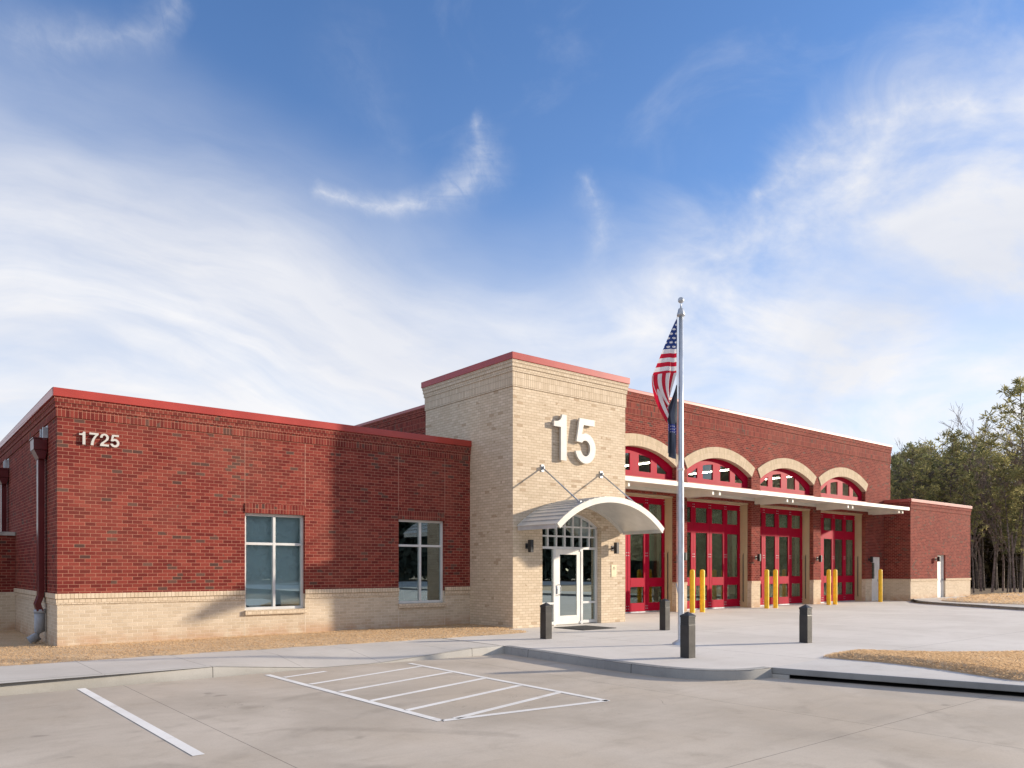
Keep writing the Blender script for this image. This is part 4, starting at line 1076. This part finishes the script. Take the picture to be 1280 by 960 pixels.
def us_flag():
    """limp flag: upper part folded in a triangle from the hoist, fly hanging below it"""
    mb = MB(); zt, zb_ = 6.98, 5.78
    def W(l, n_, z): return tuple(P0 + wl * (.085 + l) + wn_ * n_ + Vector((0, 0, z)))
    nu, nv = 14, 26
    def up(i, j):
        s, t = i / nu, j / nv
        w = .54 * t ** 0.92; z = zt - (zt - zb_) * t - .06 * s * t
        n_ = .05 * math.sin(s * 5.5 + t * 1.5) * t + .02 * math.sin(s * 11) * t
        return W(w * s, n_, z), (s * w / 1.6, 1 - t)
    for i in range(nu):
        for j in range(nv):
            q = [up(i, j), up(i + 1, j), up(i + 1, j + 1), up(i, j + 1)]
            mb.face([p for p, _ in q], [t for _, t in q], smooth=True)
    # hanging fly: two folds, stripes run down
    def dn(i, j, layer):
        s, t = i / nu, j / nv                                   # s: 0 at the pole .. 1 at the outer fold
        l1, l0 = .54 + .05 * math.sin(min(t * 3, 3.14)) - .33 * t ** 1.5, .02 + .16 * t
        l = l0 + (l1 - l0) * s
        len_ = .42 + .58 * s ** .8 if layer == 0 else .55 + .15 * s
        z = zb_ + .02 - .06 * s - len_ * t
        n_ = -.035 - .06 * layer + .055 * math.sin(s * 7 + 1.2 * layer) * (.4 + .6 * t) + .02 * math.sin(s * 15)
        return W(l, n_, z), (.42 + .55 * t, (.46 if layer == 0 else .9) - .455 * s)
    for layer in (0, 1):
        for i in range(nu):
            for j in range(nv):
                q = [dn(i, j, layer), dn(i + 1, j, layer), dn(i + 1, j + 1, layer), dn(i, j + 1, layer)]
                mb.face([p for p, _ in q], [t for _, t in q], smooth=True)
    o = mb.build('national_flag', M['flag']); return tag(o, 'red, white and blue starred flag hanging limp at the top of the flagpole', 'flag')
us_flag()
def dark_flag_mat():
    m, nt, b, o = new_mat('dark_flag_cloth'); uvn = nt.nodes.new('ShaderNodeUVMap'); u, v, _ = xyz(nt, uvn.outputs[0])
    patch = v.gt(.36) * v.lt(.47)
    fu, fv = (u * 7.0).fract() - .5, (v * 26.0).fract() - .5
    dot = (fu * fu + fv * fv).sqrt().lt(.27)
    c = mix(nt, patch, (0.085, 0.10, 0.14), mix(nt, dot, (0.035, 0.05, 0.30), (0.7, 0.7, 0.78)))
    wp = v.gt(.52) * v.lt(.86) * u.lt(.22)
    c = mix(nt, wp, c, (0.42, 0.42, 0.42))
    nt.links.new(c, b.inputs['Base Color']); b.inputs['Roughness'].default_value = .6; return m
M['dflag'] = dark_flag_mat()
def dark_flag():
    mb = MB(); zt, zb_ = 5.55, 4.02; nu, nv = 16, 34
    def pt(i, j):
        s, t = i / nu, j / nv
        w = .02 + .25 * min(1, t / .42) ** 1.2 - .07 * max(0, min(1, (t - .42) / .12)) + .05 * max(0, (t - .5))
        z = zt - (zt - zb_) * t - .12 * (1 - s) * t + (.06 if t > .9 else 0) * s
        n_ = .07 * math.sin(s * 9 + 2.0 * t) * (.3 + t) + .03 * math.sin(s * 19)
        return tuple(P0 + wl * (.08 + w * s) + wn_ * n_ + Vector((0, 0, z))), (s, 1 - t)
    for i in range(nu):
        for j in range(nv):
            q = [pt(i, j), pt(i + 1, j), pt(i + 1, j + 1), pt(i, j + 1)]
            mb.face([p for p, _ in q], [t for _, t in q], smooth=True)
    o = mb.build('dark_flag', M['dflag']); tag(o, 'dark slate flag with a blue patch drooping below the national flag', 'flag')
dark_flag()

# ------------------------------------------------------------------ things inside the bays
for k, (a, b) in enumerate(opens):
    c = (a + b) / 2
    for j, dx_ in enumerate((-1.0, 1.0)):
        for yl in (3.4, 8.4):  # the back row is added to brighten the bay interior
            if yl < 5 and j == 0: continue
            nm = ['first', 'second', 'third', 'fourth'][k]
            t = thing('ceiling_light', (c + dx_, yl + 1.6, 6.4), ('lit strip light seen through the %s arched window' % nm) if yl < 5 else 'added strip light that brightens the %s bay, high on its %s side' % (nm, 'left' if j == 0 else 'right'), 'ceiling light', 'strip lights inside the bays')
            MB().box(c + dx_ - .12, c + dx_ + .12, yl, yl + 3.2, 6.42, 6.5).build('fixture_body', M['white'], t)
            MB().box(c + dx_ - .08, c + dx_ + .08, yl + .05, yl + 3.15, 6.385, 6.419).build('diffuser', M['tube'], t)
cb = thing('storage_cabinet', (24.3, 6.5, 0), 'dark storage cabinet seen through the second bay door', 'cabinet')
MB().box(23.6, 26.2, 6.2, 7.0, .05, 2.0).build('carcass', M['cabinet'], cb, bevel=.02)
MB().box(24.88, 24.92, 6.18, 6.198, .1, 1.95).build('door_seam', M['galv'], cb)

# ------------------------------------------------------------------ trees
def tube_lists(V_, F_, path, radii, n):
    base = len(V_)
    for i, p in enumerate(path):
        d = (path[min(i + 1, len(path) - 1)] - path[max(i - 1, 0)]).normalized()
        up = Vector((0, 0, 1)) if abs(d.z) < .9 else Vector((1, 0, 0)); a = d.cross(up).normalized(); b = a.cross(d)
        for k in range(n):
            t = 2 * math.pi * k / n; V_.append(tuple(p + (a * math.cos(t) + b * math.sin(t)) * radii[i]))
    for i in range(len(path) - 1):
        for k in range(n):
            j = (k + 1) % n; F_.append((base + i * n + k, base + i * n + j, base + (i + 1) * n + j, base + (i + 1) * n + k))
def mesh_of(name, V_, F_, mat, smooth=False):
    me = bpy.data.meshes.new(name); me.from_pydata(V_, [], F_); me.materials.append(mat)
    if smooth: me.polygons.foreach_set('use_smooth', [True] * len(F_))
    me.update(); return me
def pine_meshes(seed, H, crown0, spread, dense, mat, nq=17, cl=0.0):
    r = random.Random(seed); TV, TF, CV, CF = [], [], [], []
    bx, by = r.uniform(-.4, .4), r.uniform(-.4, .4)
    axis = lambda t: Vector((bx * t * t + .12 * math.sin(t * 5 + seed), by * t * t + .12 * math.cos(t * 4 + seed), H * t))
    tube_lists(TV, TF, [axis(i / 9) for i in range(10)], [max(.018, (.0068 * H + .015) * (1 - .85 * i / 9)) for i in range(10)], 8)
    for i in range(r.randint(4, 8)):                           # dead stubs
        t = r.uniform(.25, crown0); a = r.uniform(0, 6.28); p = axis(t); L = r.uniform(.4, 1.3)
        tube_lists(TV, TF, [p, p + Vector((math.cos(a) * L, math.sin(a) * L, L * r.uniform(-.2, .3)))], [.018, .006], 4)
    nb = int(34 * dense)
    for i in range(nb):
        t = crown0 + (1 - crown0) * (i + r.random()) / nb; k = (t - crown0) / (1 - crown0)
        L = spread * (math.sin(math.pi * min(1, (k * .86 + .16))) ** .8) * r.uniform(.5, 1.15) + .25
        a = i * 2.399 + r.uniform(-.5, .5); p = axis(t); rise = r.uniform(.05, .55) + .35 * k
        d = Vector((math.cos(a), math.sin(a), rise))
        pts = [p, p + d * L * .5 + Vector((0, 0, -.04 * L)), p + d * L]
        tube_lists(TV, TF, pts, [.035, .022, .01], 4)
        ncl = max(2, int(L * 1.9))
        for c in range(ncl):
            s = .35 + .65 * (c + r.random()) / ncl
            q = pts[0].lerp(pts[2], s) + Vector((r.gauss(0, .22), r.gauss(0, .22), r.gauss(.05, .16)))
            R = r.uniform(.2, .36) + cl * .45
            for _ in range(nq):
                u = Vector((r.gauss(0, 1), r.gauss(0, 1), r.gauss(.35, .8))).normalized()
                o_ = q + u * R * r.uniform(.1, .5 + .5 * cl); e = o_ + u * r.uniform(.16, .34)
                w = u.cross(Vector((r.gauss(0, 1), r.gauss(0, 1), r.gauss(0, 1)))).normalized() * r.uniform(.022, .05)
                b0 = len(CV); CV += [tuple(o_ - w), tuple(o_ + w), tuple(e + w * .6), tuple(e - w * .6)]; CF.append((b0, b0 + 1, b0 + 2, b0 + 3))
    return mesh_of('trunk', TV, TF, M['bark'], True), mesh_of('crown', CV, CF, mat)
def bare_mesh(seed, H):
    r = random.Random(seed); V_, F_ = [], []
    def grow(p, d, L, rad_, lev):
        wv = .012 if lev == 0 else .05; mid = p + d * L * .5 + Vector((r.gauss(0, wv), r.gauss(0, wv), 0)) * L; e = p + d * L + Vector((r.gauss(0, .06), r.gauss(0, .06), .03)) * L
        tube_lists(V_, F_, [p, mid, e], [rad_, rad_ * .8, rad_ * .6], 6 if lev < 2 else 3)
        if lev >= 6: return
        for _ in range(r.choice((2, 3, 3)) if lev else 4):
            a = Vector((r.gauss(0, 1), r.gauss(0, 1), r.gauss(0, .5))).normalized()
            nd = (d + a * r.uniform(.35, .75) + Vector((0, 0, .18))).normalized()
            s = r.uniform(.45, 1.0); grow(p.lerp(e, s), nd, L * r.uniform(.5, .76), max(.013, rad_ * r.uniform(.45, .62)), lev + 1)
    grow(Vector((0, 0, -.1)), Vector((r.uniform(-.05, .05), r.uniform(-.05, .05), 1)).normalized(), H * .44, H * .0085, 0)
    return mesh_of('branches', V_, F_, M['barkg'])
def place(name, meshes, loc, rz, s, label, cat, group):
    t = thing(name, loc, label, cat, group); t.rotation_euler = (0, 0, rz); t.scale = (s, s, s)
    for me in meshes:
        o = bpy.data.objects.new(me.name.split('.')[0], me); COL.objects.link(o); o.parent = t
    return t
PN = [pine_meshes(11, 12, .52, 1.6, 1.2, M['needle']), pine_meshes(23, 12, .46, 1.8, 1.3, M['needle']), pine_meshes(35, 12, .60, 1.4, 1.0, M['needle_d']), pine_meshes(47, 12, .42, 1.7, 1.4, M['needle_d']), pine_meshes(59, 12, .55, 1.5, 1.1, M['needle'])]
BIG = pine_meshes(71, 15, .40, 2.9, 1.45, M['needle'], 30, .32)
BT = [bare_mesh(5, 11), bare_mesh(6, 11), bare_mesh(8, 11)]
rng = random.Random(99)
def at(u, depth):
    """ground point on a bearing from the site corner (u: bearing, depth: metres into the woods)"""
    r_ = (u - 640) / 968.97
    return (-2.825 + depth * (sy + r_ * cy), -18.16 + depth * (cy - r_ * sy))
place('pine_tree', BIG, at(1277, 52) + (-.05,), 1.1, .93, 'tallest pine with open tufted crown at the right edge of the photo', 'tree', 'pines in the woods')
pines = []
for i in range(80):
    for _ in range(40):
        u = rng.uniform(1085, 1345); dp = rng.choice((rng.uniform(50, 62), rng.uniform(58, 80)))
        x, y = at(u, dp)
        if all((x - a) ** 2 + (y - b) ** 2 > 1.6 for a, b in pines) and (x > 46.5 or y > 16): break
    pines.append((x, y))
    top = 592 - 18 * math.sin((u - 1110) / 45.0) - (12 if u > 1190 else 0) + rng.uniform(-30, 52)
    h = (710.9 - top) / 968.97 * dp + 1.6
    place('pine_tree', PN[i % 5], (x, y, -.05), rng.uniform(0, 6.28), h / 12.0, 'tall pine with bare lower trunk in the woods right of the end block', 'tree', 'pines in the woods')
for i, (u, dp, top) in enumerate([(1150, 66, 540), (1172, 70, 548), (1205, 62, 530), (1218, 64, 520), (1232, 60, 540), (1190, 68, 545), (1246, 58, 555), (1262, 60, 560), (1135, 74, 552), (1225, 72, 535), (1120, 70, 572), (1275, 66, 550), (1160, 58, 556), (1181, 60, 548), (1198, 57, 538), (1211, 56, 526), (1226, 56, 530), (1240, 54, 548), (1254, 56, 545), (1143, 60, 558), (1130, 62, 566), (1268, 52, 560)]):
    dp = dp + (8 if i < 12 else 0); x, y = at(u, dp); h = (710.9 - top) / 968.97 * dp + 1.6
    place('bare_tree', [BT[i % 3]], (x, y, -.05), i * 1.3, h / 11.0 * .92, 'leafless grey tree with fine twigs among the pines', 'tree', 'bare trees among the pines')
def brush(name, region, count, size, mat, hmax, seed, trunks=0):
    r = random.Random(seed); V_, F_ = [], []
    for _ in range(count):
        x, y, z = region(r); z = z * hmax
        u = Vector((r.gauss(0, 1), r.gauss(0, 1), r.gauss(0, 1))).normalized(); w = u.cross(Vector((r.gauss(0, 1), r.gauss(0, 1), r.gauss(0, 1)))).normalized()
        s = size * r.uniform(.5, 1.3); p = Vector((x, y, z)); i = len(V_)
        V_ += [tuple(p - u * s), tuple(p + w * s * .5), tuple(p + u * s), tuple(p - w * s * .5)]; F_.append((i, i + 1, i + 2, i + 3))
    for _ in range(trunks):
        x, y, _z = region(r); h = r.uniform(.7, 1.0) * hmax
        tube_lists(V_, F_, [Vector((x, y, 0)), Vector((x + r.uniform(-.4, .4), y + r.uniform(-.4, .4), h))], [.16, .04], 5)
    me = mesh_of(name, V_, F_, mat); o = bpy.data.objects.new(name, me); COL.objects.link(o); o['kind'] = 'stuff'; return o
def reg_under(r):
    x, y = at(r.uniform(1080, 1360), r.uniform(66, 92)); return x, y, r.random() ** 1.3
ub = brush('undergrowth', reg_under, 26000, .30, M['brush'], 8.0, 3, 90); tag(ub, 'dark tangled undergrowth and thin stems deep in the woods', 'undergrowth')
# woods across the road behind the viewer, which the glass mirrors
def reg_woods(r):
    a = rad(r.uniform(-108, -18)); R_ = r.uniform(104, 118); ph = math.sin(a * 37) + math.sin(a * 91 + 1) + math.sin(a * 213)
    top = (19.5 + 1.5 * ph) * (1.0 if a < rad(-38) else .86)
    return 12 + R_ * math.cos(a), R_ * math.sin(a), r.random() ** .8 * top / 16
wd = brush('woods', reg_woods, 64000, 1.15, M['needle_m'], 16.0, 4, 260); tag(wd, 'dark treeline across the road, mirrored in the entrance glass', 'woods')
